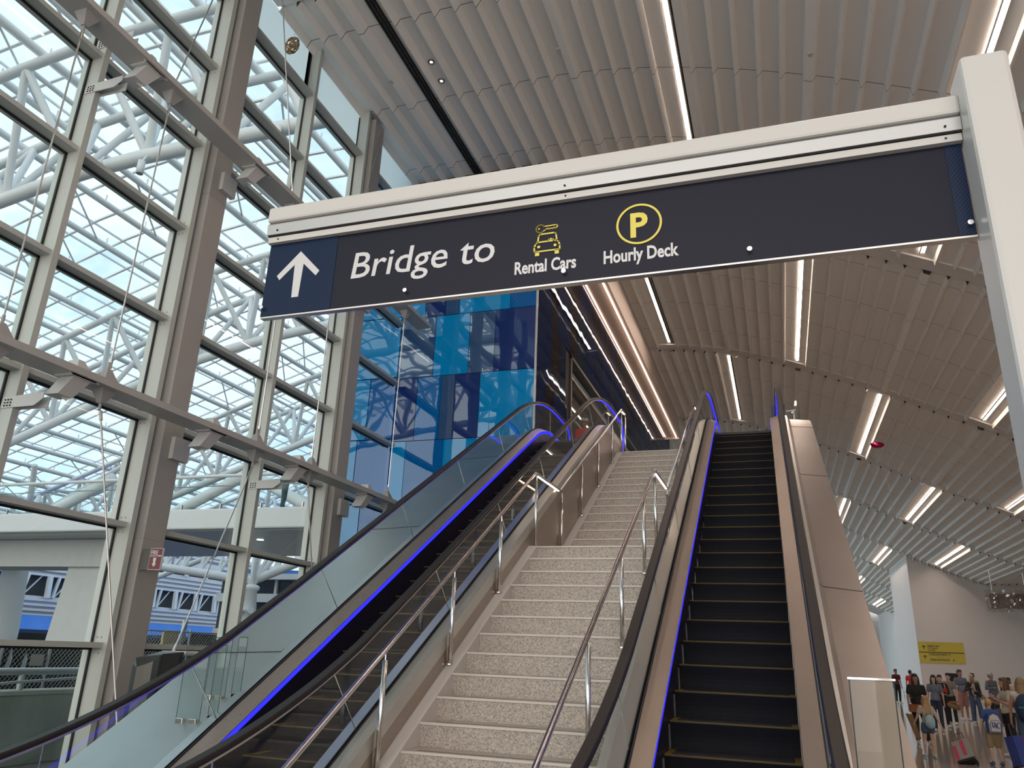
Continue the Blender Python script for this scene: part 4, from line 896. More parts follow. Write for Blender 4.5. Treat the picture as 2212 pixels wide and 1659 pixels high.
screen('narrow clear plastic sheet on chrome clamps beside the left escalator glass, nearer one', 'clear screens on the escalator deck', ((-4.49, 5.72), (-4.40, 5.72)), -.02)
screen('clear plastic sheet on chrome clamps on the left escalator deck, second one up', 'clear screens on the escalator deck', ((-4.74, 5.95), (-4.53, 5.95)), .04)
screen('narrow clear plastic sheet on chrome clamps beside the left escalator glass, farther one', 'clear screens on the escalator deck', ((-4.49, 5.98), (-4.40, 5.98)), .05)
screen('clear plastic screen across the right hand deck of the right escalator', None, ((.36, 5.3), (.60, 5.3)), -.07)
t = T('screen_cap', 'short bright metal cap strip on the clear screen beside the right escalator', 'metal strip', (.48, 5.3, -.07)); MB().box(.35, .61, 5.29, 5.31, -.07, -.058).build('cap', CHROME, t)

# ---------------------------------------------------------------- stairs
XL, XRt = -2.82, -1.30
ts = T('staircase', 'broad speckled stone staircase with a middle landing between the two escalators', 'staircase', ((XL+XRt)/2, 9, Z0))
steps = [(5.897+.3143*k, -.7272+.1823*k) for k in range(-5, 12)]
ups = [(10.93+.3065*(j-1), 1.278+.1795*j) for j in range(1, 16)]
allst = steps+ups
NOSE = mat('worn nosing edge', (.62, .58, .53), .4, var=.05)
GRIT = mat('dark grit strip', (.07, .06, .055), .8, var=.1, scale=80)
for i, (y, z) in enumerate(allst):
    yn = allst[i+1][0] if i+1 < len(allst) else 15.4
    s = MB(); s.cur = 0; s.box(XL, XRt, y+.012, yn+.03, z-.19, z-.0); s.cur = 1; s.box(XL, XRt, y, y+.02, z-.018, z+.0005); s.cur = 2
    s.box(XL+.1, XRt-.1, y+.075, y+.10, z-.01, z+.001)
    s.build('step', [TERR, NOSE, GRIT], ts)
STR = mat('white stringer paint', (.60, .57, .55), .45, var=.02)
for x0, x1 in ((-2.965, XL), (XRt, -1.15)):
    def pr(y):
        if y < 9.354: return -.7272+.58*(y-5.897)+.004
        if y < 10.93: return 1.284
        return 1.4575+.5856*(y-10.93)
    ys = [4.03, 6, 8, 9.353, 9.36, 10.92, 10.931, 13, 15.22, 15.4]
    m = MB(); vs = []
    for y in ys:
        zt = min(pr(y), 3.968)
        vs += [(x0, y, zt), (x1, y, zt), (x1, y, zt-.6), (x0, y, zt-.6)]
    n = len(ys); fs = [(i*4+k, (i+1)*4+k, (i+1)*4+(k+1)%4, i*4+(k+1)%4) for i in range(n-1) for k in range(4)]
    fs += [(0, 1, 2, 3), (n*4-1, n*4-2, n*4-3, n*4-4)]
    m.add(vs, fs); m.build('stringer', STR, ts)
# closed underside walls so nothing shows below
m = MB(); m.prism([(4.4, Z0), (15.3, Z0), (15.3, 3.55), (10.9, .98), (9.35, .98), (4.6, -1.79)], 0, -2.81, -1.31); m.build('soffit', STR, ts)

def stair_rail(x, label, lower, upper, posts_l, posts_u, side):
    t = T('stair_handrail', label, 'handrail', (x, 9.5, Z0))
    r = .021
    def run(pts): MB().pipe(pts, r, 14).build('rail', STEELP, t, True)
    (y0, z0), (y1, z1) = lower; (y2, z2), (y3, z3), (y4, z4) = upper
    run([(x, y0-.3, z0), (x, y0, z0), (x, y1, z1)]); run([(x, y1, z1), (x, y2, z2)]); run([(x, y2, z2), (x, y3, z3)]); run([(x, y3, z3), (x, y4, z4)])
    for p in ((y1, z1), (y2, z2), (y3, z3), (y4, z4)): MB().ball((x, p[0], p[1]), r, 12, 8).build('elbow', STEELP, t, True)
    for a, b in (((y1, z1), (y2, z2)), ((y3, z3), (y4, z4))):
        MB().bar((x, a[0]+.09, a[1]-r-.003), (x, b[0]-.09, b[1]-r-.003), .022, .008).build('light_strip', WARM_SM, t)
    for yp, zb, zt in posts_l+posts_u:
        MB().tube((x, yp, zb), (x, yp, zt), .020, n=14).build('post', STEELP, t, True)
        MB().tube((x, yp, zt), (x, yp, zt+.06), .007, n=8).build('post_pin', STEELP, t)
        MB().tube((x, yp, zb), (x, yp, zb+.012), .034, n=14).build('post_flange', STEELP, t)
def nz(y): return -.7272+.58*(y-5.897)
lowz = lambda y: nz(y)+.868
stair_rail(-2.9, 'polished steel handrail on posts along the left side of the stairs', ((4.4, lowz(4.4)-.02), (9.474, 2.236)), ((10.71, 2.254), (15.566, 4.98), (16.0, 5.0)),
           [(4.45, nz(4.45), lowz(4.45)-.08)]+[(y, nz(y), lowz(y)-.09) for y in (5.67, 6.95, 8.22)]+[(9.54, 1.284, 2.15)],
           [(10.83, 1.284, 2.18)]+[(y, 1.4575+.5856*(y-10.93), 2.254+.5614*(y-10.71)-.085) for y in (12.06, 13.31, 14.56)]+[(15.56, 3.97, 4.9), (16.0, 3.97, 4.93)], 1)
stair_rail(-1.38, 'polished steel handrail on posts along the right side of the stairs', ((4.4, lowz(4.4)-.02), (9.62, 2.25)), ((10.80, 2.26), (15.566, 4.98), (16.0, 5.0)),
           [(4.45, nz(4.45), lowz(4.45)-.08)]+[(y, nz(y)-.02, lowz(y)-.09) for y in (5.97, 7.33, 8.7)]+[(9.64, 1.284, 2.16)],
           [(10.83, 1.284, 2.18)]+[(y, 1.45+.5856*(y-10.93), 2.254+.5614*(y-10.71)-.085) for y in (12.06, 13.31, 14.56)]+[(15.56, 3.97, 4.9), (16.0, 3.97, 4.93)], 1)
# ================================================================ outside the glass wall
XW = mat('white painted steel', (.72, .73, .74), .4, var=.02)
XW2 = mat('white painted purlin', (.74, .75, .76), .4, var=.02)
struct(MB().box(-110, -8.6, -40, 120, -2.1, -1.85).build('floor_outside', mat('asphalt', (.16, .16, .16), .9, var=.15, scale=1.5)))
def zt(x):
    s = -(x+21); return 16.2-.34*(s if s > 6 else 0 if s < -6 else (s+6)**2/24)
def arc_pts(y, off, x0=-9.0, x1=-46, n=20): return [(x0+(x1-x0)*i/n, y, zt(x0+(x1-x0)*i/n)+off) for i in range(n+1)]
def truss(yb, lab, x1=-46, np_=14):
    t = T('roof_truss', lab, 'roof truss', (-9, yb, zt(-9)-3.25), 'white tubular trusses of the outdoor canopy')
    for yo, zo, r in ((-1.35, 0, .15), (1.35, 0, .15), (0, -3.25, .21)):
        MB().pipe(arc_pts(yb+yo, zo, -9.0, x1), r, 12).build('chord', XW, t, True)
    xs = [-9.6+(x1+9.6)*i/np_ for i in range(np_+1)]
    for i in range(np_):
        xa, xb = xs[i], xs[i+1]; xm = (xa+xb)/2
        for yo in (-1.35, 1.35):
            for xx in (xa, xb): MB().tube((xm, yb, zt(xm)-3.25), (xx, yb+yo, zt(xx)), .115, n=8, cap=False).build('brace', XW, t, True)
        if i % 3 == 1: MB().tube((xa, yb-1.35, zt(xa)), (xa, yb+1.35, zt(xa)), .08, n=8, cap=False).build('brace', XW, t, True)
    return t
for yb, l in ((2.4, 'nearest truss of the outdoor canopy, upper left corner'), (14.2, 'big horizontal truss of white tubes crossing the upper left windows'), (26.0, 'second truss of white tubes, sloping down behind the middle windows'),
              (37.8, 'third truss of white tubes, far behind the footbridge'), (49.6, 'most distant truss of white tubes above the road')):
    truss(yb, l, -46 if yb < 40 else -52)
truss(-9.4, 'truss of white tubes behind the camera side')
# purlins along y, sky-lit glazing grid above
PX = [-10.2-1.84*i for i in range(22)]
for i, x in enumerate(PX):
    z = zt(x)+.22
    t = T('roof_purlin', 'one of the long parallel white roof tubes under the outdoor skylight', 'roof purlin', (x, 20, z), 'parallel white purlin tubes')
    MB().tube((x, -14, z), (x, 62, z), .125, n=10).build('tube', XW2, t, True)
    st = MB()
    y = -13
    while y < 60: st.tube((x, y, z+.08), (x, y, z+.36), .03, n=5, cap=False); y += 2.0
    st.build('stub', XW2, t)
sk = T('glass_canopy', 'pale skylight of small glass panes on white bars over the road outside', 'skylight', (-9, 20, 16.6))
y = -13
while y < 60:
    MB().pipe([(px, py, pz+.62) for px, py, pz in arc_pts(y, 0, -8.9, -46, 12)], .065, 5).build('rafter', XW2, sk); y += 1.5
i = 0; x = -9.4
while x > -46:
    MB().box(x-.035, x+.035, -14, 60, zt(x)+.60, zt(x)+.66).build('glazing_bar', XW2, sk); x -= 1.175
gl, nt, out = nodes('fritted skylight glass')
tr = N(nt, 'ShaderNodeBsdfTransparent'); tr.inputs[0].default_value = (.95, .97, .98, 1); tl = N(nt, 'ShaderNodeBsdfTranslucent'); tl.inputs[0].default_value = (.9, .95, 1, 1)
ge = N(nt, 'ShaderNodeNewGeometry'); vo = N(nt, 'ShaderNodeTexNoise'); vo.inputs['Scale'].default_value = .9; nt.links.new(ge.outputs['Position'], vo.inputs['Vector'])
mr = N(nt, 'ShaderNodeMapRange'); mr.inputs[1].default_value = .4; mr.inputs[2].default_value = .7; mr.inputs[3].default_value = .08; mr.inputs[4].default_value = .45
nt.links.new(vo.outputs['Fac'], mr.inputs[0]); ms = N(nt, 'ShaderNodeMixShader'); nt.links.new(mr.outputs[0], ms.inputs[0]); nt.links.new(tr.outputs[0], ms.inputs[1]); nt.links.new(tl.outputs[0], ms.inputs[2]); nt.links.new(ms.outputs[0], out.inputs[0])
m = MB(); n = 16
pts = [(-8.9-37.1*i/n, 0, 0) for i in range(n+1)]
m.add([(p[0], yy, zt(p[0])+.67) for yy in (-14, 60) for p in pts], [(i, i+1, n+2+i, n+1+i) for i in range(n)]); m.build('glass_sheet', gl, sk)
tie = MB()
rb = random.Random(2)
for i in range(len(PX)-1):
    y = -6+rb.uniform(0, 3)
    while y < 48:
        tie.tube((PX[i], y, zt(PX[i])+.2), (PX[i+1], y+3.2, zt(PX[i+1])+.2), .035, n=5, cap=False); y += 7.5
tie.build('tie_rod', XW2, sk)
# cylindrical spotlights hung under the trusses
def spot(x, y, z, lab):
    t = T('cylinder_spotlight', lab, 'spotlight', (x, y, z), 'cylinder spotlights on the canopy trusses')
    MB().tube((x, y, z-.28), (x, y, z+.12), .10, n=16).build('housing', XW, t, True)
    MB().tube((x, y, z-.285), (x, y, z-.279), .08, n=16).build('lens', mat('spotlight lens', (.25, .2, .18), .3, var=0), t)
    MB().tube((x, y, z+.12), (x, y+.12, z+.36), .03, n=6).build('stem', XW, t)
spot(-17.3, 13.75, 12.55, 'white cylinder spotlight under the big truss, left one of the left pair')
spot(-15.9, 13.9, 12.40, 'white cylinder spotlight under the big truss, right one of the left pair')
spot(-11.6, 14.0, 12.75, 'white cylinder spotlight seen just left of the second column, upper')
spot(-10.7, 14.0, 12.5, 'white cylinder spotlight seen just above the sign arm')
spot(-13.9, 25.8, 10.9, 'white cylinder spotlight under the second truss, low behind the sign corner')

# footbridge
tb_ = T('footbridge', 'white footbridge with glass balustrade crossing outside behind the glass wall', 'footbridge', (-22, 20, 3.3))
MB().box(-48, -8.9, 20.0, 20.25, 3.33, 3.97).build('edge_girder', XW, tb_, bevel=.05)
MB().box(-48, -8.9, 26.5, 26.75, 3.33, 3.97).build('edge_girder', XW, tb_)
sof = stripes('bridge soffit metal', (.42, .43, .44), (.10, .11, .12), 1, 1.6, .035, .22, metal=.6)
MB().box(-48, -8.9, 20.2, 26.5, 3.31, 3.40).build('soffit', sof, tb_)
MB().box(-48, -8.9, 20.2, 26.5, 3.80, 3.92).build('deck', mat('bridge deck', (.4, .4, .4), .7), tb_)
for y in (20.1, 26.6):
    MB().tube((-48, y, 5.03), (-8.9, y, 5.03), .055, n=10).build('handrail', XW, tb_)
    MB().tube((-48, y+.05, 4.72), (-8.9, y+.05, 4.72), .018, n=6).build('inner_rail', STEEL, tb_)
    x = -46.5
    while x < -9.5:
        MB().box(x+.01, x+1.49, y-.006, y+.006, 4.0, 4.98).build('glass_panel', ACRYL, tb_)
        MB().box(x-.02, x+.02, y-.03, y+.03, 3.97, 4.12).build('glass_clamp', STEEL, tb_); x += 1.5
for x in (-29.2, -26.0, -19.5, -16.4, -12.8):
    MB().lathe((x, 22.2, 3.305), [(.12, 0), (.12, -.01), (0, -.012)], 14).build('downlight', emit('bridge downlight', (1, .8, .6), 3), tb_)
# pier, cross beam
t = T('bridge_pier', 'broad pale pier under the left part of the footbridge', 'pier', (-23.3, 22.4, -1.84)); 
MB().prism([(-24.6, -1.8), (-22.6, -1.8), (-22.0, 3.3), (-23.9, 3.3)], 1, 21.8, 23.0).build('shaft', mat('pale concrete paint', (.60, .61, .61), .6), t)
MB().box(-40, -22.4, 21.6, 23.0, 2.35, 3.3).build('cross_beam', MATS['pale concrete paint'], t)
def cone(x, y, r0, r1, zt_, lab):
    t = T('canopy_column', lab, 'column', (x, y, -1.8), 'tapered canopy columns')
    MB().lathe((x, y, 0), [(r0*.72, -1.8), (r0, -1.3), (r0*1.02, .2), (r1, zt_), (r1*1.35, zt_+.12), (r1*1.35, zt_+.3), (r1*.9, zt_+.42)], 24).build('shaft', XW, t, True)
    for a in range(3):
        an = -2.4+a*.8; MB().tube((x+r1*1.2*cos(an), y+r1*1.2*sin(an), zt_*.62), (x+(r1*1.2+.5)*cos(an), y+(r1*1.2+.5)*sin(an), zt_*.62), .16, .2, 10).build('floodlight', XW, t)
    for dx, dy in ((-3.5, -2), (-1.4, 1.5), (1.4, -1.5), (3.5, 2)):
        MB().tube((x, y, zt_+.35), (x+dx, y+dy, zt(x+dx)-3.3), .17, .13, 8).build('branch', XW, t)
cone(-36.5, 30.0, .75, .45, 5.2, 'tapered white canopy column with floodlights at the far left edge')
cone(-32.4, 43.7, .62, .36, 3.2, 'tapered white canopy column seen between the middle mullion and the second column')
# low ring truss behind the bridge
t = T('edge_truss', 'curving white lattice truss below and behind the footbridge', 'truss', (-30, 40.6, 4.8))
P1 = [(x_, 44, (3.9-.115*(x_+32.6)) if x_ < -32.6 else 3.9+.36*(x_+32.6)) for x_ in [-46+1.5*i for i in range(9)]+[-32.6+1.5*i for i in range(6)]]
MB().pipe([(x, y, z) for x, y, z in P1], .28, 10).build('chord', XW, t, True)
MB().pipe([(x, y+1.5, z+3.6) for x, y, z in P1], .2, 8).build('chord', XW, t, True)
for i in range(len(P1)-1):
    MB().tube(P1[i], (P1[i][0]+1.0, P1[i][1]+1.5, P1[i][2]+3.6), .12, n=6, cap=False).build('brace', XW, t); MB().tube((P1[i][0]+1.0, P1[i][1]+1.5, P1[i][2]+3.6), P1[i+1], .12, n=6, cap=False).build('brace', XW, t)
# leaning canopy struts standing through the bridge zone
for a, b, l in (((-28.5, 29, 4.6), (-22.6, 29, 7.3), 'thick slanting white strut rising to the right behind the bridge'), ((-22.5, 29, 7.3), (-17, 29, 4.7), 'thick slanting white strut descending to the right behind the bridge'), ((-34, 27.5, 4.6), (-28.8, 27.5, 7.0), 'thick slanting white strut behind the left part of the bridge')):
    t = T('canopy_strut', l, 'strut', a, 'slanting struts behind the footbridge'); MB().tube(a, b, .26, n=12).build('tube', XW, t, True)

# parking building across the road
tp = T('parking_building', 'parking building with pale louvres, dark openings and white slanted posts across the road', 'building', (-58, 40, -1.9))
FX = -58.0
MB().box(FX-8, FX-.6, -20, 118, -1.9, 7.4).build('dark_core', mat('dark garage interior', (.045, .05, .055), .8, var=.3, scale=.4), tp)
LV = mat('pale louvre paint', (.66, .66, .72), .4, var=.05)
def louvre(z0, z1, nm='louvre_band'):
    m = MB(); n = max(3, int((z1-z0)/.36))
    for i in range(n): zz = z0+(z1-z0)*i/n; m.box(FX-.1, FX+.12, -20, 118, zz, zz+.19)
    m.box(FX-.35, FX-.2, -20, 118, z0, z1); m.build(nm, LV, tp)
louvre(4.7, 6.4); louvre(1.5, 3.1); louvre(7.7, 9.0)
MB().box(FX-.4, FX+.2, -20, 118, 7.3, 7.7).build('roof_band', LV, tp)
y = -18; k = 0
while y < 116:
    p_ = MB(); p_.bar((FX+.15, y, 3.0), (FX+.15, y-.1, 4.8), .34, .34); p_.bar((FX+.05, y+.6, 3.0), (FX+.05, y+.95, 4.8), .2, .2); p_.bar((FX-.1, y+.8, 3.0), (FX-.1, y+2.4, 4.8), .09, .09)
    p_.bar((FX+.15, y+1, 6.3), (FX+.15, y+1.1, 7.4), .3, .3); p_.build('slanted_post', XW, tp); y += 3.0
t = T('blue_canopy_roof', 'bright blue ribbed awning roof along the base of the parking building', 'roof', (-52, 40, .3))
BR = stripes('blue ribbed roof', (.03, .20, .72), (.02, .12, .5), 1, .5, .25, .35)
m = MB(); m.add([(-57, -20, 1.55), (-50, -20, .4), (-50, 118, .4), (-57, 118, 1.55)], [(0, 1, 2, 3)]); m.add([(-57, -20, 1.45), (-50, -20, .3), (-50, 118, .3), (-57, 118, 1.45)], [(3, 2, 1, 0)]); m.build('roof_sheet', BR, t)
MB().box(-50.1, -49.9, -20, 118, .15, .4).build('gutter', mat('dark blue gutter', (.02, .05, .14), .4), t)
m = MB(); y = -18
while y < 116: m.tube((-50, y, -1.9), (-50, y, 0), .09, n=6); y += 4
m.build('post', XW, t)
# round drum building with white bands, right of the far column
t = T('banded_building', 'low building with white bands, dark glass and a concrete base, seen below the bridge', 'building', (-26, 52, -1.8))
MB().box(-40, -18, 50, 60, -1.8, 1.0).build('concrete_base', mat('light concrete', (.60, .56, .54), .7, var=.08, scale=1), t)
h = MB()
for i in range(14): h.tube((-38+1.5*i, 49.98, .55), (-38+1.5*i, 50.02, .55), .13, n=10)
h.build('form_tie_hole', mat('hole grey', (.2, .2, .2), .8), t)
MB().box(-40, -18, 50.3, 59.7, 1.0, 2.9).build('dark_glass', mat('dark ribbon glass', (.03, .04, .05), .1, var=.2), t)
MB().box(-40, -18, 49.8, 60, 2.9, 3.5).build('white_band', XW, t); MB().box(-40, -18, 50.3, 59.7, 3.5, 4.5).build('dark_glass', MATS['dark ribbon glass'], t)
MB().box(-40, -18, 49.5, 60, 4.5, 4.9).build('white_band', XW, t)
m = MB(); 
for i in range(8): m.box(-38+2.8*i, -37.8+2.8*i, 50.1, 50.3, 3.5, 4.5)
m.build('window_post', XW, t)
MB().box(-40, -17, 49.7, 60, 4.9, 5.15).build('blue_band', mat('blue fascia', (.04, .22, .7), .4), t)

# concrete barrier, pipe rail, fence
BX = -11.0
t = T('concrete_barrier', 'stained grey concrete barrier wall outside, low on the left', 'wall', (BX-.2, 9, -1.84))
CON = mat('stained concrete', (.34, .38, .35), .85, var=.45, scale=1.6, bump=.1)
MB().box(BX-.4, BX, -12, 34, -1.84, -.86).build('wall', CON, t)
MB().box(BX-.42, BX+.02, -12, 34, -.86, -.80).build('coping', mat('coping', (.42, .44, .40), .8, var=.15), t)
m = MB(); m.box(BX+.0, BX+.006, 8.2, 8.75, -1.75, -1.5); m.build('recess', BLACK, t)
t = T('pipe_guardrail', 'thick grey pipe guardrail on top of the concrete barrier', 'guardrail', (BX-.2, 9, -.8))
PG = mat('galvanised pipe', (.42, .45, .46), .4, .5, var=.08)
MB().tube((BX-.2, -12, -.56), (BX-.2, 34, -.50), .055, n=14).build('pipe', PG, t, True)
for y in (7.2, 9.75, 12.6, 15): MB().tube((BX-.2, y, -.80), (BX-.2, y, -.56), .05, n=10).build('stub_post', PG, t)
MB().pipe([(BX-.12, 7.6, -.78), (BX-.1, 8.6, -.74), (BX-.1, 9.6, -.68), (BX-.12, 10.6, -.64), (BX-.15, 12, -.66), (BX-.15, 15, -.70)], .022, 8).build('cable', PG, t, True)
t = T('chain_link_fence', 'chain link fence with dark screening cloth behind the guardrail', 'fence', (-12.4, 9, -1.84))
fx = -12.4
def fencem(y0, y1, ztop):
    f = MB(); hh = ztop+1.65; st = .085; y = y0-hh
    while y < y1:
        for s in (1, -1):
            a0, a1 = y, y+hh
            za, zb = (-1.84, ztop) if s > 0 else (ztop, -1.84)
            lo, hi = max(a0, y0), min(a1, y1)
            if hi <= lo: continue
            f0, f1 = (lo-a0)/hh, (hi-a0)/hh
            f.tube((fx, lo, za+(zb-za)*f0), (fx, hi, za+(zb-za)*f1), .0042, n=3, cap=False)
        y += st
    f.build('wire_mesh', mat('galvanised wire', (.50, .52, .52), .4, .4, var=0), t)
fencem(8.0, 13.2, -.14); fencem(13.2, 20.0, .19)
for y, zz in ((8.0, -.1), (10.3, -.1), (11.24, -.1), (13.2, .25), (14.78, .25), (16.6, .3), (16.75, .3), (16.9, .3), (17.1, .28), (19.9, .25)): MB().tube((fx, y, -1.84), (fx, y, zz), .03, n=8).build('post', PG, t)
for a, b, zz in ((8, 13.2, -.14), (13.2, 20, .19)): MB().tube((fx, a, zz), (fx, b, zz), .018, n=6).build('top_rail', PG, t)
MB().add([(fx-.08, 8, -1.84), (fx-.08, 20, -1.84), (fx-.08, 20, .14), (fx-.08, 14.9, .17), (fx-.08, 14.6, -.1), (fx-.08, 8, -.16)], [(0, 1, 2, 3, 4, 5)]).build('screen_cloth', mat('dark screening cloth', (.035, .037, .042), .9, var=.35, scale=2.5), t)
o = MB().box(fx+.01, fx+.03, 10.87, 11.13, -.50, -.31).build('notice_board', mat('blank pale notice', (.45, .42, .40), .6)); tag(o, 'blank pale square notice tied to the chain link fence', 'notice')
for y, z0, z1, l in ((10.40, -.57, -.2, 'torn white plastic scrap on the fence, left one'), (10.70, -.59, -.29, 'torn white and green plastic scrap on the fence, right one')):
    m = MB(); m.add([(fx+.02, y, z0), (fx+.02, y+.09, z0+.02), (fx+.03, y+.10, z0+.2), (fx+.02, y+.06, z1), (fx+.03, y+.02, z0+.22)], [(0, 1, 2, 3, 4)]); m.add([(fx+.012, y, z0), (fx+.012, y+.09, z0+.02), (fx+.022, y+.10, z0+.2), (fx+.012, y+.06, z1), (fx+.022, y+.02, z0+.22)], [(4, 3, 2, 1, 0)])
    tag(m.build('plastic_scrap', mat('torn plastic', (.6, .63, .7), .5)), l, 'plastic scrap')
o = MB().box(fx-.2, fx-.15, 14.15, 14.6, -.14, .2).build('plywood_board', mat('plywood', (.62, .47, .25), .6, var=.1)); tag(o, 'bare plywood board standing above the fence', 'board')
t = T('steel_stake', 'grey steel channel post standing by the fence', 'post', (fx-.1, 12.5, -1.84)); MB().box(fx-.14, fx-.08, 14.64, 14.74, -1.84, .45).build('post', PG, t)
ORG = mat('orange plastic barrier', (.75, .10, .05), .45, var=.06)
for y0, y1, z1, l in ((13.1, 13.35, -.5, 'orange plastic road barrier, upright piece left of the steel cabinet'), (14.45, 14.95, -.88, 'orange plastic road barrier lying right of the steel cabinet, nearer piece'), (15.05, 15.9, -.88, 'orange plastic road barrier, farther piece by the escalator rail')):
    t = T('road_barrier', l, 'road barrier', (-12.0, (y0+y1)/2, -1.84), 'orange road barriers')
    m = MB(); m.prism([(-12.25, -1.84), (-11.75, -1.84), (-11.85, -1.2), (-11.93, z1), (-12.07, z1), (-12.15, -1.2)], 1, y0, y1); m.build('body', ORG, t, bevel=.03)
    m = MB(); m.box(-11.94, -11.84, y0+.05, y1-.05, (z1-1.2)/2-.03, (z1-1.2)/2+.03); m.build('rib', mat('orange rib', (.55, .07, .04), .5), t)
# ================================================================ overhead sign on its post
NAVY = mat('navy sign face', (.005, .006, .019), .45, var=0, spec=.25)
BEAMW = mat('off white sign enamel', (.56, .555, .54), .35, var=.02)
GREYH = mat('silver sign header', (.40, .41, .42), .35, .5, var=.02)
STRP = stripes('diagonal blue stripe film', (.008, .014, .038), (.009, .030, .080), 0, .011, .42, .3, rot=radians(-42))
LET = mat('white letter vinyl', (.60, .61, .63), .25, var=.02)
YELV = mat('yellow pictogram vinyl', (.70, .60, .10), .4, var=.02)
PY = 2.745
ts = T('overhead_sign', 'long navy overhead sign reading Bridge to, on a white arm and post', 'sign', (.88, 2.7, Z0))
po = MB(); po.box(.750, .905, 2.60, 2.79, -1.82, 2.085); po.build('post', BEAMW, ts, bevel=.018)
MB().box(.70, .955, 2.55, 2.84, -1.82, -1.79).build('base_plate', BEAMW, ts)
MB().box(-2.205, .752, 2.69, 2.79, 1.912, 1.992).build('arm', BEAMW, ts, bevel=.012)
MB().prism([(2.705, 1.849), (2.70, 1.90), (2.712, 1.914), (2.78, 1.914), (2.78, 1.849)], 0, -2.205, .748).build('header', GREYH, ts)
MB().box(-2.203, .747, 2.712, 2.735, 1.844, 1.850).build('header_groove', BLACK, ts)
MB().box(-2.203, .747, 2.718, 2.775, 1.812, 1.842).build('clamp_strip', BEAMW, ts)
pan = MB().box(-2.200, .745, 2.742, 2.768, 1.438, 1.82).build('panel', NAVY, ts)
MB().box(-2.202, .747, 2.744, 2.775, 1.430, 1.438).build('edge_trim', STEEL, ts)
MB().box(-2.1995, -1.83, 2.740, 2.742, 1.4385, 1.8125).build('striped_patch', STRP, ts)
MB().box(.690, .7445, 2.740, 2.742, 1.4385, 1.8125).build('striped_patch', STRP, ts)
hs = MB()
for x in (-2.148, -.733, .695):
    for z in (1.868, 1.828): hs.tube((x, 2.699 if z > 1.85 else 2.7165, z), (x, 2.72, z), .0045, n=8)
hs.build('screw', BLACK, ts)
bt = MB()
for x in (-2.188, -1.452, -.738, -.012, .727):
    bt.tube((x, 2.722, 1.478), (x, 2.742, 1.478), .0095, n=16)
bt.build('standoff_button', CHROME, ts)
yf = 2.7405
def poly(pts, m, name, parent=ts, y=yf, d=.0025):
    return MB().prism(pts, 1, y-d, y).build(name, m, parent)
# arrow
poly([(-2.024, 1.756), (-2.139, 1.640), (-2.122, 1.617), (-2.048, 1.688), (-2.042, 1.518), (-2.006, 1.518), (-2.000, 1.688), (-1.926, 1.617), (-1.909, 1.640)], LET, 'arrow')
text('Bridge to', -1.752, yf, 1.577, .186, LET, ts, 'lettering', sx=1.01, bold=.0010, shear=.10)
text('Rental Cars', -.957, yf, 1.497, .080, LET, ts, 'lettering', sx=.705, bold=.0022)
text('Hourly Deck', -.578, yf, 1.497, .080, LET, ts, 'lettering', sx=.705, bold=.0022)
# parking symbol
def ring(cx, cz, r1, r2, m, name, a0=0, a1=2*pi, sx=1.0, sz=1.0, n=48):
    b = MB(); vs = []
    for i in range(n+1):
        a = a0+(a1-a0)*i/n
        for r in (r1, r2):
            for y in (yf-.0025, yf): vs.append((cx+r*cos(a)*sx, y, cz+r*sin(a)*sz))
    b.add(vs, [(i*4, i*4+4, i*4+6, i*4+2) for i in range(n)]+[(i*4+1, i*4+3, i*4+7, i*4+5) for i in range(n)]+[(i*4+2, i*4+6, i*4+7, i*4+3) for i in range(n)]+[(i*4, i*4+1, i*4+5, i*4+4) for i in range(n)])
    return b.build(name, m, ts)
ring(-.430, 1.6585, .0835, .0925, YELV, 'parking_ring')
text('P', -.471, yf, 1.603, .152, YELV, ts, 'parking_letter', sx=.95, bold=.0045)
# car with key pictogram, drawn as thick lines
def line(pts, w, name, m=YELV, closed=False):
    b = MB(); P = pts+[pts[0]] if closed else pts
    for (x0, z0), (x1, z1) in zip(P[:-1], P[1:]):
        l = math.hypot(x1-x0, z1-z0) or 1; nx, nz_ = -(z1-z0)/l*w/2, (x1-x0)/l*w/2
        b.prism([(x0-nx, z0-nz_), (x1-nx, z1-nz_), (x1+nx, z1+nz_), (x0+nx, z0+nz_)], 1, yf-.0025, yf)
        b.tube((x1, yf-.0025, z1), (x1, yf, z1), w/2, n=8)
    return b.build(name, m, ts)
k = .0065
car = [(-.869, 1.590), (-.871, 1.612), (-.864, 1.628), (-.856, 1.634), (-.774, 1.634), (-.765, 1.626), (-.760, 1.610), (-.760, 1.590)]
line(car, k, 'car_outline', closed=True)
line([(-.856, 1.634), (-.852, 1.664), (-.845, 1.671), (-.783, 1.671), (-.777, 1.664), (-.773, 1.634)], k, 'car_roof')
line([(-.812, 1.634), (-.806, 1.643), (-.792, 1.643), (-.786, 1.634)], k, 'car_bonnet_shape')
poly([(-.866, 1.590), (-.848, 1.590), (-.848, 1.570), (-.866, 1.570)], YELV, 'wheel'); poly([(-.781, 1.590), (-.763, 1.590), (-.763, 1.570), (-.781, 1.570)], YELV, 'wheel')
for x in (-.851, -.780): ring(x, 1.612, 0, .0065, YELV, 'headlamp', n=16)
kc = (-.846, 1.698)
line([(kc[0]+.017, kc[1]+.007)]+[(kc[0]+.0185*cos(a), kc[1]+.0185*sin(a)) for a in [radians(d) for d in range(40, 325, 15)]]+[(kc[0]+.022, kc[1]-.008), (kc[0]+.030, kc[1]-.002), (kc[0]+.038, kc[1]-.007), (kc[0]+.046, kc[1]-.002), (kc[0]+.053, kc[1]-.007), (kc[0]+.061, kc[1]-.001), (kc[0]+.068, kc[1]-.006), (kc[0]+.077, kc[1]+.003), (kc[0]+.070, kc[1]+.010), (kc[0]+.017, kc[1]+.009)], .005, 'key_outline')
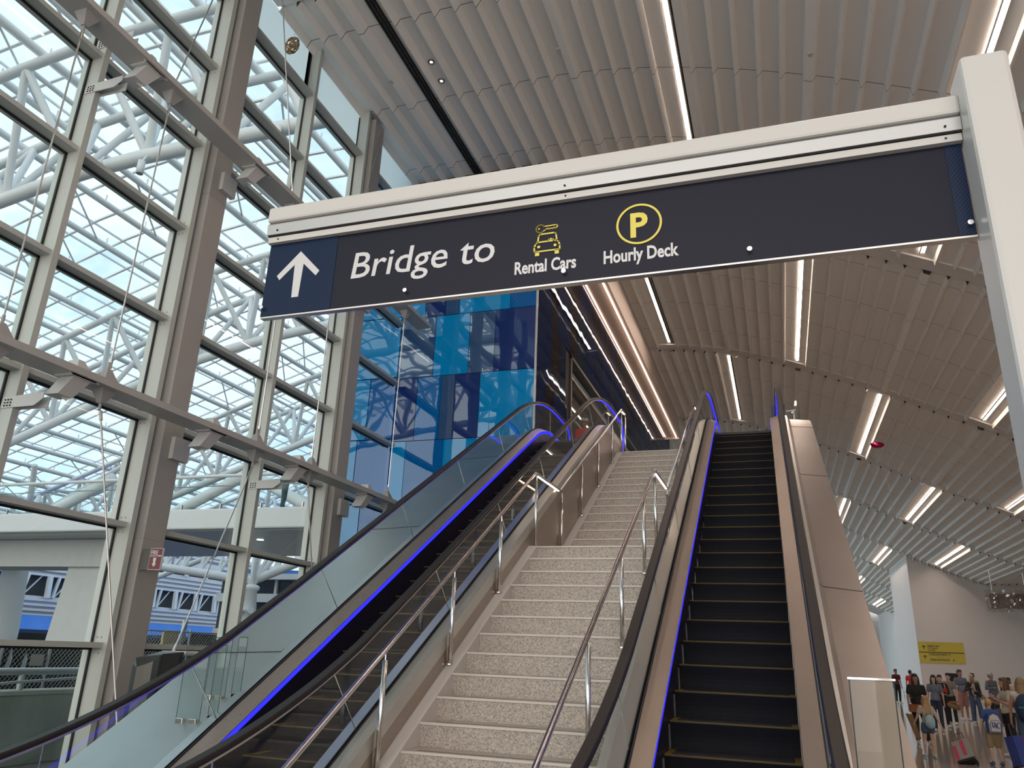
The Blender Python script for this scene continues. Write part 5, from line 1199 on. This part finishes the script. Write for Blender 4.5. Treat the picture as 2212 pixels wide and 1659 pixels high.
ring(kc[0]-.006, kc[1], 0, .004, YELV, 'key_hole', n=12)

# ---------------------------------------------------------------- fire extinguisher sign on the column
t = T('fire_sign', 'projecting red and white FIRE EXTINGUISHER sign with a down arrow on the big column', 'sign', (-7.93, 8.4, .88))
RED = mat('red sign face', (.16, .008, .02), .4, var=0)
MB().box(-8.08, -7.90, 8.44, 8.50, .875, 1.155).build('wall_flange', mat('grey sign flange', (.10, .10, .09), .5, var=0), t)
MB().box(-7.905, -7.70, 8.40, 8.425, .872, 1.155).build('backing', WHITE, t)
MB().box(-7.898, -7.707, 8.397, 8.401, .880, 1.148).build('face', RED, t)
text('FIRE', -7.890, 8.396, 1.07, .082, LET, t, 'lettering', sx=.80, bold=.0015)
MB().box(-7.893, -7.712, 8.394, 8.397, 1.045, 1.062).build('word_band', LET, t)
text('EXTINGUISHER', -7.890, 8.3935, 1.048, .017, RED, t, 'lettering', sx=1.15)
MB().prism([(-7.835, 1.03), (-7.785, 1.03), (-7.792, .955), (-7.772, .955), (-7.808, .91), (-7.846, .955), (-7.826, .955)], 1, 8.394, 8.397).build('arrow', LET, t)

# ---------------------------------------------------------------- yellow checkpoint sign on the far wall
YW = 58.58
t = T('checkpoint_sign', 'yellow wall sign with arrows reading AMERICAN and CHECKPOINT C on the far white wall', 'sign', (9.6, YW, .41))
YS = mat('yellow sign film', (.55, .44, .06), .5, var=.03)
MB().box(8.33, 10.95, YW-.02, YW, 1.09, 1.71).build('upper_panel', YS, t)
MB().box(8.33, 10.95, YW-.02, YW, .41, 1.04).build('lower_panel', YS, t)
MB().box(8.33, 10.95, YW-.015, YW, 1.045, 1.085).build('divider', BLACK, t)
BK = mat('black lettering', (.03, .02, .015), .6, var=0)
yy = YW-.022
text('Ticketing / Check-in', 8.86, yy, 1.55, .12, mat('pale olive lettering', (.30, .24, .05), .6, var=0), t, 'lettering')
text('AMERICAN', 8.86, yy, 1.40, .14, BK, t, 'lettering', bold=.004); text('LUFTHANSA', 8.86, yy, 1.28, .11, BK, t, 'lettering', bold=.003); text('VOLARIS', 8.88, yy, 1.16, .11, BK, t, 'lettering', bold=.003)
text('CHECKPOINT C', 8.90, yy, .88, .175, BK, t, 'lettering', bold=.004); text('TSA PreCheck', 9.35, yy, .75, .1, MATS['pale olive lettering'], t, 'lettering')
text('CHECKPOINTS', 8.92, yy, .56, .17, BK, t, 'lettering', bold=.004); text('E', 10.25, yy, .56, .15, BK, t, 'lettering', bold=.006)
for zz in (1.36, .76):
    c = 8.66
    MB().prism([(c, zz+.14), (c-.10, zz+.02), (c-.06, zz+.0), (c-.02, zz+.05), (c-.015, zz-.12), (c+.015, zz-.12), (c+.02, zz+.05), (c+.06, zz), (c+.10, zz+.02)], 1, yy-.004, yy).build('arrow', BK, t)

# ---------------------------------------------------------------- balloons
t = T('foil_balloon', 'crumpled round gold foil balloon stuck under the ceiling at the glass wall, upper left', 'balloon', (-7.9, 9.55, 10.35))
m = MB(); rb = random.Random(5); m.ball((-7.9, 9.55, 10.58), (.155, .07, .185), 26, 18)
for i, (x, y, z) in enumerate(m.v): j = 1+rb.uniform(-.10, .10); m.v[i] = (-7.9+(x+7.9)*j, 9.55+(y-9.55)*(1+rb.uniform(-.35, .35)), 10.58+(z-10.58)*j)
m.build('envelope', mat('gold foil', (.42, .34, .24), .22, .9, var=.3, scale=12), t)
m = MB(); m.lathe((0, 0, 0), [(.15, -.004), (.175, -.003), (.175, .003), (.15, .004)], 26); m.xf(Matrix.Translation((-7.9, 9.55, 10.58)) @ Matrix.Rotation(pi/2, 4, 'X') @ Matrix.Diagonal((1, 1.15, 1, 1))); m.build('seam_rim', ACRYL, t)
MB().tube((-7.9, 9.55, 10.75), (-7.88, 9.56, 10.98), .003, n=4).build('string', STEEL, t)
t = T('foil_balloon', 'shiny magenta red foil balloon floating under the ceiling at the right', 'balloon', (4.35, 34, 8.5))
m = MB(); m.ball((4.3, 34, 8.67), (.26, .14, .13), 16, 10); m.ball((4.12, 34, 8.72), (.10, .1, .07), 12, 8); m.build('envelope', mat('magenta foil', (.35, .015, .08), .2, .8, var=.1), t, True)
MB().pipe([(4.42, 34, 8.55), (4.48, 34, 7.6), (4.55, 34, 6.3), (4.58, 34, 5.2)], .006, 4).build('string', mat('balloon string', (.5, .45, .4), .6), t)

# hanging banner wrapped in clear plastic, far right
t = T('wrapped_banner', 'hanging sign wrapped in crinkled clear plastic sheet at the far right', 'hanging sign', (11.6, 50, 3.1))
m = MB(); rb = random.Random(9); nx, nz2 = 22, 10; vs = []
for i in range(nx+1):
    for j in range(nz2+1):
        vs.append((10.78+2.4*i/nx, 50+rb.uniform(-.09, .09), 3.12+1.15*j/nz2+rb.uniform(-.03, .03)))
m.add(vs, [(i*(nz2+1)+j, (i+1)*(nz2+1)+j, (i+1)*(nz2+1)+j+1, i*(nz2+1)+j+1) for i in range(nx) for j in range(nz2)])
PL = glass('crinkled plastic', (.80, .74, .70), .6, .12); m.build('plastic_wrap', PL, t)
MB().box(11.0, 13.2, 50.15, 50.25, 3.3, 4.1).build('sign_board', mat('dull brown board', (.30, .22, .18), .5), t)
m = MB(); m.tube((11.2, 50.2, 4.1), (11.2, 50.2, 5.4), .02); m.tube((12.8, 50.2, 4.1), (12.8, 50.2, 5.2), .02); m.build('hanger', STEEL, t)

# ---------------------------------------------------------------- steel valve cabinet by the glass wall
t = T('valve_cabinet', 'tall rounded stainless cabinet with a red handle by the column base', 'cabinet', (-7.0, 7.95, Z0))
prof = [(7.62, Z0), (7.62, -.36), (7.66, -.27), (7.74, -.20), (7.84, -.155), (7.95, -.135), (8.27, -.125), (8.27, Z0)]
CABM = brushed('dull stainless cabinet', (.17, .165, .15), .38, (1, 1, 20), bump=.1)
m = MB(); pl = [(-7.32, 8.28), (-7.32, 7.86), (-7.27, 7.78), (-7.18, 7.75), (-7.09, 7.77), (-7.03, 7.83), (-6.99, 7.92), (-6.99, 8.28)]
n8 = 8; m.add([(x, y, Z0) for x, y in pl]+[(x, y, -.125-.9*max(0, 7.95-y)) for x, y in pl], [(i, (i+1) % 8, 8+(i+1) % 8, 8+i) for i in range(8)]+[tuple(range(8, 16)), tuple(range(7, -1, -1))])
m.build('body', CABM, t)
MB().box(-6.992, -6.98, 7.95, 8.22, -1.5, -.42).build('door', CABM, t)
MB().box(-6.99, -6.978, 7.90, 7.908, -1.55, -.17).build('door_gap', DARK, t); MB().box(-6.99, -6.978, 8.235, 8.243, -1.55, -.17).build('door_gap', DARK, t)
MB().box(-6.98, -6.972, 7.94, 7.946, -1.5, -.42).build('door_gap', DARK, t)
h = MB(); h.box(-6.98, -6.965, 7.90, 7.96, -1.02, -.78); h.build('handle_plate', mat('handle plate', (.25, .24, .22), .4, .5, var=0), t)
h = MB(); h.box(-6.965, -6.94, 7.945, 7.975, -1.0, -.80); h.box(-6.965, -6.94, 7.915, 7.975, -.82, -.79); h.build('handle', mat('red handle', (.35, .02, .03), .4, var=0), t)
text('FIRE HOSE VALVE', -6.975, 8.13, -1.25, .055, mat('dark red lettering', (.30, .03, .03), .5, var=0), t, 'lettering', sx=1, bold=.001, rot=Matrix.Rotation(pi/2, 4, 'Z') @ Matrix.Rotation(pi/2, 4, 'X') @ Matrix.Rotation(pi/2, 4, 'Z'))
t = T('glass_display', 'clear box shaped display case with a white top rail beside the steel cabinet', 'display case', (-7.2, 8.65, Z0))
MB().box(-7.40, -7.0, 8.33, 8.95, -.17, -.12).build('top_rail', WHITE, t, bevel=.02)
MB().box(-7.02, -7.01, 8.35, 8.93, Z0, -.17).build('pane', BGLASS, t); MB().box(-7.38, -7.02, 8.34, 8.35, Z0, -.17).build('pane', BGLASS, t)
MB().box(-7.40, -7.0, 8.33, 8.95, Z0, Z0+.05).build('base', STEEL, t)
